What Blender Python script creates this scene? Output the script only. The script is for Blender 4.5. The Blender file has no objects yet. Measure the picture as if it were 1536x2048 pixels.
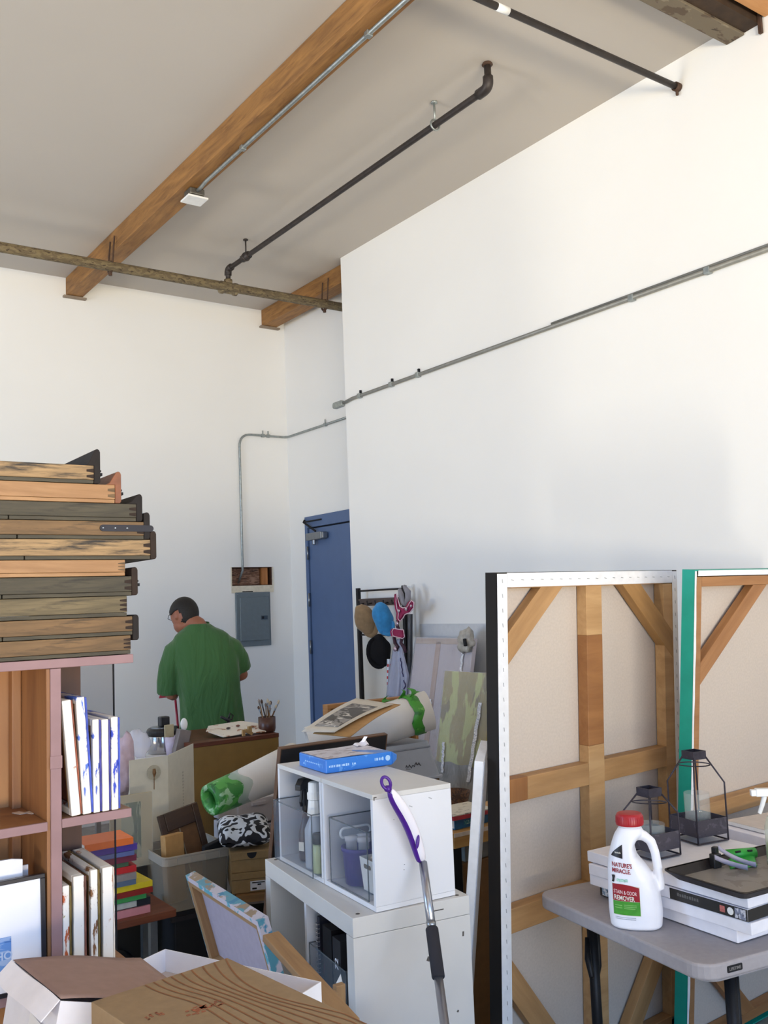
import bpy, bmesh, math, random
from mathutils import Vector, Matrix, Euler, noise
random.seed(7)
PI = math.pi
SC = bpy.context.scene
COL = SC.collection
# ---------------------------------------------------------------- camera model (1536 x 2048 frame)
FPX, PITCH, YAW, ROLL = 1886.0, 0.09570944, 0.61977045, -0.03882687
CAM = Vector((0, 0, 1.69))
_F = Vector((math.sin(YAW)*math.cos(PITCH), math.cos(YAW)*math.cos(PITCH), math.sin(PITCH)))
_r = Vector((math.cos(YAW), -math.sin(YAW), 0)); _u = _r.cross(_F)
_R = math.cos(ROLL)*_r + math.sin(ROLL)*_u
_U = -math.sin(ROLL)*_r + math.cos(ROLL)*_u
def ray(x, y): return _F*FPX + _R*(x-768) - _U*(y-1024)
def P(x, y, ax, v):
    """the place where the sight line through a picture point meets the plane ax = v (metres)"""
    d = ray(x, y); i = 'xyz'.index(ax)
    return CAM + d*((v-CAM[i])/d[i])
def D(x, y, dep): return CAM + ray(x, y)*(dep/FPX)
cd = bpy.data.cameras.new('camera'); co = bpy.data.objects.new('camera', cd); COL.objects.link(co)
cd.sensor_fit = 'HORIZONTAL'; cd.sensor_width = 36; cd.lens = FPX/1536*36
cd.clip_start = 0.05
co.matrix_world = Matrix(((_R.x, _U.x, -_F.x, CAM.x), (_R.y, _U.y, -_F.y, CAM.y), (_R.z, _U.z, -_F.z, CAM.z), (0, 0, 0, 1)))
SC.camera = co

# ---------------------------------------------------------------- materials
def lin(h):
    if isinstance(h, str):
        h = h.lstrip('#'); c = [int(h[i:i+2], 16)/255 for i in (0, 2, 4)]
    else: c = h
    return tuple(x/12.92 if x <= .04045 else ((x+.055)/1.055)**2.4 for x in c) + (1,)
_M = {}
class NT:
    def __init__(s, name):
        s.m = bpy.data.materials.new(name); s.m.use_nodes = True
        s.t = s.m.node_tree; s.n = s.t.nodes; s.b = s.n['Principled BSDF']
    def add(s, kind, **kw):
        n = s.n.new(kind)
        for k, v in kw.items():
            if k in n.inputs: n.inputs[k].default_value = v
            else: setattr(n, k, v)
        return n
    def link(s, a, b): s.t.links.new(a, b)
    def coords(s, scale=(1, 1, 1)):
        tc = s.add('ShaderNodeTexCoord'); mp = s.add('ShaderNodeMapping'); mp.inputs['Scale'].default_value = scale
        s.link(tc.outputs['Object'], mp.inputs['Vector']); return mp.outputs['Vector']
    def ramp(s, fac, stops):
        r = s.add('ShaderNodeValToRGB'); e = r.color_ramp.elements
        while len(e) < len(stops): e.new(.5)
        for el, (p, c) in zip(e, stops): el.position = p; el.color = c if len(c) == 4 else lin(c)
        s.link(fac, r.inputs['Fac']); return r.outputs['Color']
    def bump(s, fac, strength=.2, dist=.002):
        b = s.add('ShaderNodeBump', Strength=strength, Distance=dist); s.link(fac, b.inputs['Height'])
        s.link(b.outputs['Normal'], s.b.inputs['Normal'])
def mat(name, col, rough=.6, metal=0, var=.06, scale=30, bump=0, trans=0, ior=1.45, alpha=1, sheen=0, coat=0, bscale=None):
    if name in _M: return _M[name]
    t = NT(name); b = t.b
    c = lin(col)
    b.inputs['Roughness'].default_value = rough; b.inputs['Metallic'].default_value = metal
    b.inputs['Transmission Weight'].default_value = trans; b.inputs['IOR'].default_value = ior
    b.inputs['Alpha'].default_value = alpha
    if sheen: b.inputs['Sheen Weight'].default_value = sheen
    if coat: b.inputs['Coat Weight'].default_value = coat
    if var:
        v = t.coords(); nz = t.add('ShaderNodeTexNoise', Scale=scale, Detail=4.0); t.link(v, nz.inputs['Vector'])
        lo = tuple(max(0, x*(1-var*1.6)) for x in c[:3])+(1,); hi = tuple(min(1, x*(1+var*1.6)) for x in c[:3])+(1,)
        t.link(t.ramp(nz.outputs['Fac'], [(.3, lo), (.7, hi)]), b.inputs['Base Color'])
        if bump:
            n2 = t.add('ShaderNodeTexNoise', Scale=bscale or scale*4, Detail=3.0); t.link(v, n2.inputs['Vector'])
            t.bump(n2.outputs['Fac'], bump)
    else: b.inputs['Base Color'].default_value = c
    _M[name] = t.m; return t.m
def wood(name, c0, c1, axis='x', fine=14, rough=.6, stain=None, knots=False, stain_pos=(.52, .66), bump=.12, sc_=1.0):
    """long-grained wood, grain along the object's axis; stain = colour of worn, dirty patches"""
    if name in _M: return _M[name]
    t = NT(name); sc = {'x': (.9, fine, fine), 'y': (fine, .9, fine), 'z': (fine, fine, .9)}[axis]
    v = t.coords(sc); nz = t.add('ShaderNodeTexNoise', Scale=2.2*sc_, Detail=6.0, Roughness=.62, Distortion=.6); t.link(v, nz.inputs['Vector'])
    colr = t.ramp(nz.outputs['Fac'], [(.3, c0), (.68, c1)])
    if stain:
        s2 = {'x': (.8, 6, 9), 'y': (6, .8, 9), 'z': (6, 9, .8)}[axis]
        v2 = t.coords(s2); n2 = t.add('ShaderNodeTexNoise', Scale=2.6*sc_, Detail=7.0, Roughness=.66); t.link(v2, n2.inputs['Vector'])
        f = t.ramp(n2.outputs['Fac'], [(stain_pos[0], (0, 0, 0, 1)), (stain_pos[1], (1, 1, 1, 1))])
        mx = t.add('ShaderNodeMix', data_type='RGBA'); t.link(f, mx.inputs['Factor']); t.link(colr, mx.inputs['A']); mx.inputs['B'].default_value = lin(stain)
        colr = mx.outputs['Result']
    if knots:
        v3 = t.coords({'x': (3, 9, 9), 'y': (9, 3, 9), 'z': (9, 9, 3)}[axis]); vo = t.add('ShaderNodeTexVoronoi', Scale=1.0); t.link(v3, vo.inputs['Vector'])
        f = t.ramp(vo.outputs['Distance'], [(.06, (1, 1, 1, 1)), (.14, (0, 0, 0, 1))])
        mx = t.add('ShaderNodeMix', data_type='RGBA'); t.link(f, mx.inputs['Factor']); t.link(colr, mx.inputs['A'])
        mx.inputs['B'].default_value = lin(c0)[:3]+(1,)
        colr = mx.outputs['Result']
    t.link(colr, t.b.inputs['Base Color']); t.b.inputs['Roughness'].default_value = rough
    if bump: t.bump(nz.outputs['Fac'], bump)
    _M[name] = t.m; return t.m
def blotch(name, base, spots, scale=6, rough=.7, bump=0, stretch=(1, 1, 1)):
    """a base colour with shaped blots of other colours: spots = [(threshold, colour), ...] on successive noises"""
    if name in _M: return _M[name]
    t = NT(name); prev = None
    rgb = t.add('ShaderNodeRGB'); rgb.outputs[0].default_value = lin(base); prev = rgb.outputs[0]
    for i, (th, c) in enumerate(spots):
        tc = t.add('ShaderNodeTexCoord'); mp = t.add('ShaderNodeMapping'); mp.inputs['Scale'].default_value = stretch
        mp.inputs['Location'].default_value = (3.1*i, 1.7*i, 5.3*i); t.link(tc.outputs['Object'], mp.inputs['Vector'])
        nz = t.add('ShaderNodeTexNoise', Scale=scale*(1+.25*i), Detail=5.0, Roughness=.55, Distortion=.4); t.link(mp.outputs['Vector'], nz.inputs['Vector'])
        f = t.ramp(nz.outputs['Fac'], [(th-.015, (0, 0, 0, 1)), (th+.015, (1, 1, 1, 1))])
        mx = t.add('ShaderNodeMix', data_type='RGBA'); t.link(f, mx.inputs['Factor']); t.link(prev, mx.inputs['A']); mx.inputs['B'].default_value = lin(c)
        prev = mx.outputs['Result']
    t.link(prev, t.b.inputs['Base Color']); t.b.inputs['Roughness'].default_value = rough
    if bump:
        nz = t.add('ShaderNodeTexNoise', Scale=scale*5, Detail=4.0); t.link(t.coords(), nz.inputs['Vector']); t.bump(nz.outputs['Fac'], bump, .004)
    _M[name] = t.m; return t.m
def clear(name, tint='#ffffff', alpha=.16, rough=.05, spec=.5):
    """thin clear plastic or glass sheet: see-through tint plus a glossy face"""
    if name in _M: return _M[name]
    t = NT(name); n = t.n
    tr = t.add('ShaderNodeBsdfTransparent'); tr.inputs['Color'].default_value = (1, 1, 1, 1)
    b = t.b; b.inputs['Base Color'].default_value = lin(tint); b.inputs['Roughness'].default_value = rough
    b.inputs['Specular IOR Level'].default_value = spec
    nz = t.add('ShaderNodeTexNoise', Scale=25.0, Detail=2.0); t.link(t.coords(), nz.inputs['Vector'])
    t.bump(nz.outputs['Fac'], .03)
    mx = t.add('ShaderNodeMixShader'); mx.inputs['Fac'].default_value = alpha
    t.link(tr.outputs[0], mx.inputs[1]); t.link(b.outputs[0], mx.inputs[2])
    t.link(mx.outputs[0], n['Material Output'].inputs['Surface'])
    _M[name] = t.m; return t.m

# ---------------------------------------------------------------- mesh building
class MB:
    def __init__(s): s.bm = bmesh.new(); s.mi = 0; s.T = Matrix.Identity(4)
    def V(s, p): return s.bm.verts.new(s.T @ Vector(p))
    def Fc(s, vs):
        try: f = s.bm.faces.new(vs)
        except ValueError: return None
        f.material_index = s.mi; return f
    def box(s, c, d, R=None):
        c = Vector(c); R = R or Matrix.Identity(3); v = []
        for i in (-.5, .5):
            for j in (-.5, .5):
                for k in (-.5, .5): v.append(s.V(c + R @ Vector((d[0]*i, d[1]*j, d[2]*k))))
        for f in ((0, 1, 3, 2), (4, 6, 7, 5), (0, 4, 5, 1), (2, 3, 7, 6), (0, 2, 6, 4), (1, 5, 7, 3)): s.Fc([v[i] for i in f])
        return s
    def b2(s, a, b):
        a = Vector(a); b = Vector(b); return s.box((a+b)/2, [abs(x) for x in (b-a)])
    def prism(s, poly, a0, a1, axis='z', f=None):
        """polygon in the two other axes extruded along axis"""
        def mk(p, h): return {'z': (p[0], p[1], h), 'y': (p[0], h, p[1]), 'x': (h, p[0], p[1])}[axis]
        A = [s.V(mk(p, a0)) for p in poly]; B = [s.V(mk(p, a1)) for p in poly]; n = len(poly)
        s.Fc(A[::-1]); s.Fc(B)
        for i in range(n): s.Fc([A[i], A[(i+1) % n], B[(i+1) % n], B[i]])
        return s
    def loft(s, rings, cap=True, closed=True):
        vs = [[s.V(p) for p in r] for r in rings]; n = len(rings[0])
        for a, b in zip(vs, vs[1:]):
            for i in range(n if closed else n-1): s.Fc([a[i], a[(i+1) % n], b[(i+1) % n], b[i]])
        if cap and closed: s.Fc(vs[0][::-1]); s.Fc(vs[-1])
        return s
    def tube(s, pts, r, n=10, cap=True, closed=False):
        pts = [Vector(p) for p in pts]; m = len(pts); rr = r if isinstance(r, (list, tuple)) else [r]*m
        rings = []; up = None
        for i, p in enumerate(pts):
            if closed: t = pts[(i+1) % m]-pts[i-1]
            else: t = (pts[min(i+1, m-1)]-pts[max(i-1, 0)])
            t.normalize()
            if up is None: up = Vector((0, 0, 1)) if abs(t.z) < .9 else Vector((1, 0, 0))
            a = t.cross(up); 
            if a.length < 1e-5: a = t.cross(Vector((0, 1, 0)))
            a.normalize(); b = a.cross(t).normalized(); up = b
            rings.append([p + a*math.cos(2*PI*k/n)*rr[i] + b*math.sin(2*PI*k/n)*rr[i] for k in range(n)])
        if closed: rings.append(rings[0]); return s.loft(rings, cap=False)
        return s.loft(rings, cap)
    def lathe(s, prof, c=(0, 0, 0), n=24, sx=1, sy=1):
        c = Vector(c); rings = [[c+Vector((r*sx*math.cos(2*PI*k/n), r*sy*math.sin(2*PI*k/n), z)) for k in range(n)] for r, z in prof]
        return s.loft(rings)
    def ell(s, c, r, R=None, n=16, m=10, keep=None):
        c = Vector(c); R = R or Matrix.Identity(3); g = []
        for j in range(m+1):
            th = PI*j/m; row = []
            for i in range(n):
                ph = 2*PI*i/n; row.append(Vector((math.sin(th)*math.cos(ph), math.sin(th)*math.sin(ph), math.cos(th))))
            g.append(row)
        V = [[None]*n for _ in g]
        def vv(j, i):
            i %= n
            if j in (0, m): i = 0
            if V[j][i] is None: p = g[j][i]; V[j][i] = s.V(c + R @ Vector((p.x*r[0], p.y*r[1], p.z*r[2])))
            return V[j][i]
        for j in range(m):
            for i in range(n):
                if keep and not keep((g[j][i]+g[j][(i+1) % n]+g[j+1][i]+g[j+1][(i+1) % n])/4): continue
                q = []
                for a in (vv(j, i), vv(j+1, i), vv(j+1, i+1), vv(j, i+1)):
                    if a not in q: q.append(a)
                if len(q) > 2: s.Fc(q)
        return s
    def surf(s, fn, nu, nv, closed_u=False):
        V = [[s.V(fn(i/nu, j/nv)) for i in range(nu if closed_u else nu+1)] for j in range(nv+1)]
        w = len(V[0])
        for j in range(nv):
            for i in range(nu): s.Fc([V[j][i], V[j][(i+1) % w], V[j+1][(i+1) % w], V[j+1][i]])
        return s
    def text(s, body, size, fn, bold=.0, align='LEFT', sx=1):
        """lettering: flat glyphs mapped by fn(u, v) -> point"""
        vs, fs = glyphs(body, size, bold, align)
        v = [s.V(fn(x*sx, y)) for x, y in vs]
        for f in fs: s.Fc([v[i] for i in f])
        return s
    def build(s, name, mats, parent=None, bevel=0, seg=2, smooth=False, sub=0, solid=0, remesh=0, smi=0, loc=None, angle=.6):
        bmesh.ops.recalc_face_normals(s.bm, faces=s.bm.faces[:])
        me = bpy.data.meshes.new(name); s.bm.to_mesh(me); s.bm.free()
        for m in (mats if isinstance(mats, (list, tuple)) else [mats]): me.materials.append(m)
        if smooth or sub or remesh:
            for p in me.polygons: p.use_smooth = True
        o = bpy.data.objects.new(name, me); COL.objects.link(o)
        if parent is not None: o.parent = parent
        if loc is not None: o.location = loc
        if solid:
            m = o.modifiers.new('s', 'SOLIDIFY'); m.thickness = solid; m.offset = 0
        if bevel:
            m = o.modifiers.new('b', 'BEVEL'); m.width = bevel; m.segments = seg; m.limit_method = 'ANGLE'; m.angle_limit = angle
        if remesh:
            m = o.modifiers.new('r', 'REMESH'); m.mode = 'VOXEL'; m.voxel_size = remesh; m.use_smooth_shade = True
            if smi: m = o.modifiers.new('sm', 'SMOOTH'); m.iterations = smi; m.factor = .5
        if sub:
            m = o.modifiers.new('ss', 'SUBSURF'); m.levels = m.render_levels = sub
        return o
_G = {}
def glyphs(body, size, bold, align):
    k = (body, size, bold, align)
    if k in _G: return _G[k]
    c = bpy.data.curves.new('t', 'FONT'); c.body = body; c.size = size; c.offset = bold; c.align_x = align; c.resolution_u = 3
    o = bpy.data.objects.new('t', c); COL.objects.link(o)
    dg = bpy.context.evaluated_depsgraph_get(); me = bpy.data.meshes.new_from_object(o.evaluated_get(dg))
    r = ([(v.co.x, v.co.y) for v in me.vertices], [tuple(p.vertices) for p in me.polygons])
    bpy.data.objects.remove(o); bpy.data.curves.remove(c); bpy.data.meshes.remove(me)
    _G[k] = r; return r
def tag(o, label, cat, group=None, kind=None):
    o['label'] = label; o['category'] = cat
    if group: o['group'] = group
    if kind: o['kind'] = kind
    return o
def thing(name, label, cat, loc=(0, 0, 0), rz=0, group=None):
    o = bpy.data.objects.new(name, None); COL.objects.link(o); o.empty_display_size = .1
    o.location = loc; o.rotation_euler = (0, 0, rz)
    return tag(o, label, cat, group)
def frame_thing(name, label, cat, o, u, v, n, group=None):
    e = thing(name, label, cat, group=group)
    e.matrix_world = Matrix(((u.x, v.x, n.x, o.x), (u.y, v.y, n.y, o.y), (u.z, v.z, n.z, o.z), (0, 0, 0, 1)))
    return e
def struct(o, label=None):
    o['kind'] = 'structure'
    if label: o['label'] = label
    return o
def dup(root, loc, rz, label, group=None, name=None):
    r = root.copy(); COL.objects.link(r); r.location = loc; r.rotation_euler = (0, 0, rz); r['label'] = label
    if group: r['group'] = group
    for ch in list(root.children):
        c = ch.copy(); COL.objects.link(c); c.parent = r
        for g in list(ch.children):
            d = g.copy(); COL.objects.link(d); d.parent = c
    return r
def rrect(w, d, r, n=5, c=(0, 0)):
    pts = []
    for sx, sy, a0 in ((1, 1, 0), (-1, 1, PI/2), (-1, -1, PI), (1, -1, 1.5*PI)):
        for k in range(n+1):
            a = a0+PI/2*k/n; pts.append((c[0]+sx*(w/2-r)+r*math.cos(a), c[1]+sy*(d/2-r)+r*math.sin(a)))
    return pts
def Rz(a): return Matrix.Rotation(a, 3, 'Z')
def arc(a, b, c, r, n=6):
    """fillet of the corner b between a and c"""
    a, b, c = Vector(a), Vector(b), Vector(c)
    p = b+(a-b).normalized()*r; q = b+(c-b).normalized()*r
    return [(p*(1-t)+b*t)*(1-t)+(b*(1-t)+q*t)*t for t in [k/n for k in range(n+1)]]
# ================================================================ ROOM
XR, XC, YB, H, YE = 4.095, 4.413, 7.72, 4.49, 6.21
XL, YF = -4.2, -3.0
def plaster(name, col):
    t = NT(name); v = t.coords(); nz = t.add('ShaderNodeTexNoise', Scale=1.3, Detail=5.0); t.link(v, nz.inputs['Vector'])
    c = lin(col)
    t.link(t.ramp(nz.outputs['Fac'], [(.3, tuple(x*.97 for x in c[:3])+(1,)), (.7, c)]), t.b.inputs['Base Color'])
    n2 = t.add('ShaderNodeTexNoise', Scale=70.0, Detail=3.0); t.link(v, n2.inputs['Vector']); t.bump(n2.outputs['Fac'], .06, .003)
    t.b.inputs['Roughness'].default_value = .85
    return t.m
WALL = plaster('wall_paint', '#eae9e6'); CEIL = plaster('ceiling_shaded_paint', '#bbb4ac')  # ceiling white darkened in its colour to stand for grazing light
FLOOR = blotch('concrete', '#8d8c86', [(.56, '#9b9a93'), (.66, '#7e7d78')], scale=9, rough=.55, bump=.05)
struct(MB().b2((XL-.2, YF-.2, -.1), (XC+.3, YB+.3, 0)).build('floor', FLOOR), 'grey concrete floor')
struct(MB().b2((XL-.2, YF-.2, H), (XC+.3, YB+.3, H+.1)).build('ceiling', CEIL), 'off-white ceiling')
# back wall with the rectangular hole above the panel
hx0, hx1 = P(462, 1150, 'y', YB).x, P(545, 1150, 'y', YB).x
hz0, hz1 = P(505, 1171, 'y', YB).z, P(505, 1134, 'y', YB).z
m = MB(); m.b2((XL-.2, YB, 0), (hx0, YB+.2, H)); m.b2((hx1, YB, 0), (XC+.25, YB+.2, H)); m.b2((hx0, YB, 0), (hx1, YB+.2, hz0)); m.b2((hx0, YB, hz1), (hx1, YB+.2, H))
struct(m.build('wall_back', WALL), 'white back wall')
struct(MB().b2((XR, YF-.2, 0), (XR+.9, YE, H)).build('wall_right', WALL), 'long white right-hand wall')
struct(MB().b2((XC, YE-.02, 0), (XC+.25, YB+.2, H)).build('wall_right_recess', WALL), 'set-back part of the right-hand wall with the blue door')
# left and rear walls with the daylight openings (behind and beside the photographer)
m = MB(); m.b2((XL-.2, YF-.2, 3.55), (XL, YB+.2, H)); m.b2((XL-.2, 1.2, 0), (XL, 3.2, 3.55)); m.b2((XL-.2, 5.6, 0), (XL, YB+.2, 3.55)); m.b2((XL-.2, YF-.2, 0), (XL, -2.0, 3.55)); m.b2((XL-.2, 3.2, 0), (XL, 5.6, .8)); m.b2((XL-.2, -2.0, 0), (XL, 1.2, .8))  # low sills added out of view to keep ground light off low objects
struct(m.build('wall_left', WALL), 'white left-hand wall with wide openings')
m = MB(); m.b2((XL, YF-.2, 3.6), (XR+.9, YF, H)); m.b2((XL, YF-.2, 0), (-3.6, YF, 3.6)); m.b2((2.6, YF-.2, 0), (XR+.9, YF, 3.6)); m.b2((-3.6, YF-.2, 0), (2.6, YF, .8))  # unseen sill strip added to block the ground lamp low down
struct(m.build('wall_rear', WALL), 'white rear wall with a wide opening above an added sill')
struct(MB().b2((-40, -40, -.14), (40, 40, -.11)).build('ground_outside', mat('outdoor_paving', '#b9b2a4', .9, scale=2)), 'pale paving outside')

# ---- door
BLUE = mat('blue_door_paint', '#50668c', .45, var=.03, scale=8)
DARK = mat('dark_gap', '#14161c', .8, var=0)
STEEL = mat('brushed_steel', '#8d9196', .35, .9, var=.05)
GALV = mat('galvanised_steel', '#9aa09f', .45, .75, var=.1, scale=40)
WHITE = mat('white_paint', '#e6e6e4', .5, var=.02)
dl = P(617, 1035, 'x', XC); dtop = dl.z; dy1 = dl.y; dy0 = dy1-.98
door = thing('door_1', 'blue metal door in the set-back right wall', 'door', (XC, dy1, 0)); struct(door)
m = MB(); m.b2((-.045, -.045, 0), (-.004, 0, dtop)); m.b2((-.045, -.98, 0), (-.004, -.935, dtop)); m.b2((-.045, -.935, dtop-.1), (-.004, -.045, dtop))
m.build('door_frame', BLUE, door, bevel=.003)
m = MB(); m.b2((-.032, -.925, .01), (-.006, -.055, dtop-.112)); m.mi = 1; m.b2((-.012, -.935, .0), (-.004, -.045, dtop-.1))
m.build('door_leaf', [BLUE, DARK], door, bevel=.002)
for zz in (2.16, 1.74, 1.32, .3):
    m = MB(); m.tube([(-.05, -.05, zz-.06), (-.05, -.05, zz+.06)], .009); m.build('hinge', STEEL, door, smooth=True)
m = MB(); m.box((-.07, -.23, dtop-.19), (.06, .26, .065)); m.box((-.07, -.375, dtop-.19), (.052, .03, .055)); m.lathe([(.0, -.03), (.016, -.03), (.016, .02), (0, .02)], (-.07, -.2, dtop-.235))
closer = m.build('door_closer', STEEL, door, bevel=.006)
m = MB(); m.tube([(-.07, -.23, dtop-.145), (-.085, -.05, dtop-.05), (-.055, -.02, dtop-.03)], .009); m.tube([(-.085, -.05, dtop-.05), (-.05, -.3, dtop-.045)], .007); m.build('closer_arm', DARK, closer)
struct(MB().b2((XC-.012, YE, 0), (XC, dy0-.03, .1)).build('baseboard_right', WHITE))
struct(MB().b2((2.9, YB-.012, 0), (XC-.012, YB, .1)).build('baseboard_back', WHITE))

# ---- timber beams
BEAM = wood('beam_timber', '#744f29', '#9f723d', 'y', 7, .65, stain='#5f3c1f', stain_pos=(.55, .74), sc_=1.6)
bx0, bx1 = P(131, 555, 'y', YB).x, P(163, 594, 'y', YB).x; bz = P(150, 595, 'y', YB).z
def beam(x0, x1, y0, y1, z0, label):
    e = thing('ceiling_beam', label, 'beam', (x0, y0, z0))
    MB().b2((0, 0, 0), (x1-x0, y1-y0-.003, H-z0-.002)).build('timber', BEAM, e, bevel=.004)
    MB().b2((-.025, y1-y0-.045, -.018), (x1-x0+.03, y1-y0-.003, -.003)).build('bearing_plate', mat('dirty_plate', '#8b7d6d', .7), e)
    return e
beam(bx0, bx1, YF, YB, bz, 'long honey-brown ceiling beam carrying the thin metal conduit')
b2x = P(522, 621, 'y', YB).x
b2 = beam(b2x, b2x+.146, YE+.01, YB, bz, 'short brown ceiling beam end above the set-back corner')
# conduit + box on the long beam
zc = bz-.0125; xcn = 2.422
e = thing('electrical_conduit', 'thin metal conduit along the side of the long ceiling beam', 'conduit', (xcn, 5.27, zc))
m = MB(); m.tube([(0, 0, -.012), (0, -.05, -.010), (0, -.12, .0), (0, -8.2, 0)], .0115, 10); m.build('pipe', GALV, e, smooth=True)
for yy in (.62, 1.9, 2.35, 3.4): MB().b2((-.016, -yy-.016, -.015), (.016, -yy+.016, .012)).build('pipe_strap', GALV, e, bevel=.003)
e = thing('junction_box', 'metal junction box with white cover plate under the ceiling beam', 'junction box', (2.425, 5.33, bz-.002))
MB().b2((-.05, -.05, -.045), (.05, .05, -.001)).build('metal_box', mat('dull_zinc', '#6d6a63', .5, .7), e, bevel=.008)
MB().box((.0, 0, -.062), (.135, .125, .012)).build('cover_plate', WHITE, e, bevel=.002)
MB().b2((-.03, -.04, -.058), (.04, .04, -.044)).build('bracket', GALV, e)

# ---- old sprinkler main
OLD = blotch('old_painted_pipe', '#6f6048', [(.5, '#857657'), (.6, '#4a3c2c')], scale=9, rough=.7, stretch=(2.2, 6, 6))
BLK = mat('black_iron', '#37312f', .5, .3, var=.15, scale=20)
RUST = mat('rusty_iron', '#4a3528', .7, .2, var=.2, scale=30)
py, pz = 6.545, 4.197
e = thing('sprinkler_pipe', 'thick old brown pipe crossing under the beams near the back wall', 'pipe', (0, py, pz))
m = MB(); m.tube([(XL+.01, 0, 0), (4.38, -.03, 0)], .036, 16); m.build('main_pipe', OLD, e, smooth=True)
tx = P(455, 578, 'z', pz).x
m = MB(); m.tube([(tx-.075, 0, 0), (tx-.07, 0, 0), (tx-.045, 0, 0), (tx-.044, 0, 0), (tx+.044, 0, 0), (tx+.045, 0, 0), (tx+.07, 0, 0), (tx+.075, 0, 0)], [.04, .05, .05, .043, .043, .05, .05, .04], 16); m.tube([(tx, 0, .03), (tx, 0, .07)], .033, 12)
m.build('pipe_tee', OLD, e, smooth=True)
for hx, sp in ((bx0-.012, .045), (b2x-.012, .06)):
    m = MB(); m.tube([(hx-.02+.045*math.cos(a)*0+.0, .044*math.cos(a), .044*math.sin(a)) for a in [2*PI*k/16 for k in range(16)]], .008, 6, closed=True)
    m.tube([(hx-.02, -.045, .0), (hx-.004, -.05, .225)], .006, 6); m.tube([(hx-.02, .045, .0), (hx-.004, .04, .21)], .006, 6); m.tube([(hx-.02, 0, -.06), (hx-.02, 0, -.03)], .014, 8)
    m.build('pipe_hanger', RUST, e)
m = MB(); cx = b2x-.05; m.tube([(cx, -.0, .03), (cx-.03, .3, .12)], .022, 10); m.tube([(cx-.03, .29, .118), (cx-.036, .36, .14)], .03, 10); m.build('side_branch', RUST, e, smooth=True)
# ---- dark branch line
e = thing('branch_pipe', 'dark iron pipe running below the ceiling toward the camera', 'pipe', (tx, 6.545, 4.352))
m = MB(); m.tube([(0, -.0, -.085), (0, -.0, -.03)]+arc((0, -.0, -.03), (0, -.0, 0), (0, -.3, 0), .028)+[(0, -3.08+.03, 0)]+arc((0, -3.0, 0), (0, -3.08, 0), (0, -3.08, .05), .028)+[(0, -3.08, .12)], .019, 12); m.build('pipe', BLK, e, smooth=True)
m = MB(); m.tube([(0, -.0, -.05)]+arc((0, -.0, -.05), (0, -.0, 0), (0, -.2, 0), .04)+[(0, -.06, 0)], .028, 12); m.build('elbow_fitting', BLK, e, smooth=True)
m = MB(); m.tube([(0, -3.0, 0)]+arc((0, -3.0, 0), (0, -3.08, 0), (0, -3.08, .07), .04)+[(0, -3.08, .06)], .028, 12); m.build('elbow_fitting', BLK, e, smooth=True)
for yy in (.31, 2.63):
    m = MB(); m.tube([(.03*math.cos(a), -yy, .03*math.sin(a)) for a in [2*PI*k/14 for k in range(14)]], .006, 6, closed=True); m.tube([(0, -yy, .025), (0, -yy, .135)], .006, 8); m.lathe([(.0, .128), (.02, .129), (.018, .1365), (0, .1365)], (0, -yy, 0), 12)
    m.build('pipe_hanger', GALV if yy > 1 else BLK, e, smooth=True)
m = MB(); m.tube([(0, -.36, 0), (0, -.26, 0)], .029, 12); m.build('coupling', BLK, e, smooth=True)
m = MB(); m.lathe([(.0, .125), (.03, .126), (.024, .1365), (0, .1365)], (0, -3.08, 0), 12); m.build('ceiling_flange', RUST, e, smooth=True)
# ---- third pipe, into the right wall
w3 = P(1358, 176, 'x', XR)
e = thing('sprinkler_line', 'thin dark pipe ending at the top of the right-hand wall', 'pipe', (XR-.004, w3.y, w3.z))
m = MB(); m.tube([(0, 0, 0), (-6, -.0, 0)], .017, 12); m.build('pipe', BLK, e, smooth=True)
m = MB(); m.tube([(0, 0, 0), (-.03, 0, 0)], .024, 12); m.tube([(-.015, 0, -.045), (-.015, 0, 0)], .008, 8); m.build('end_fitting', RUST, e, smooth=True)
wq = P(1008, 15, 'z', w3.z); m = MB(); m.tube([(wq.x-XR-.03, 0, 0), (wq.x-XR+.04, 0, 0)], .0185, 12); m.build('paint_patch', WHITE, e, smooth=True)
# ---- weathered steel beam and timber at the top right
sA, sB, sC = P(1454, 91, 'x', XR), P(1490, 77, 'x', XR), P(1521, 72, 'x', XR)
DIRTY = blotch('weathered_beam', '#6e6352', [(.52, '#57493a'), (.62, '#857a66'), (.66, '#2e241c')], scale=5, rough=.8, stretch=(1, 3, 3))
e = thing('steel_beam', 'dark weathered beam meeting the top of the right-hand wall', 'beam', (XR-.003, sA.y, sA.z))
MB().b2((-6, sB.y-sA.y, 0), (0, 0, .075)).build('flange', DIRTY, e, bevel=.003)
MB().b2((-6, sC.y-sA.y, .012), (0, sB.y-sA.y-.002, .075)).build('web', mat('dark_timber_side', '#3b2b1d', .8, var=.25, scale=12), e)
MB().b2((-.02, sC.y-sA.y-.02, -.045), (-.004, sC.y-sA.y-.003, .07)).build('end_plate', RUST, e)
e = thing('ledger_board', 'light orange timber board in the top right corner', 'board', (XR-.003, sC.y-.03, sA.z+.0))
MB().b2((-6, -.3, .03), (0, 0, .075)).build('board', wood('fir_board', '#b57d48', '#cf9a62', 'x', 10, knots=True), e, bevel=.003)

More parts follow.
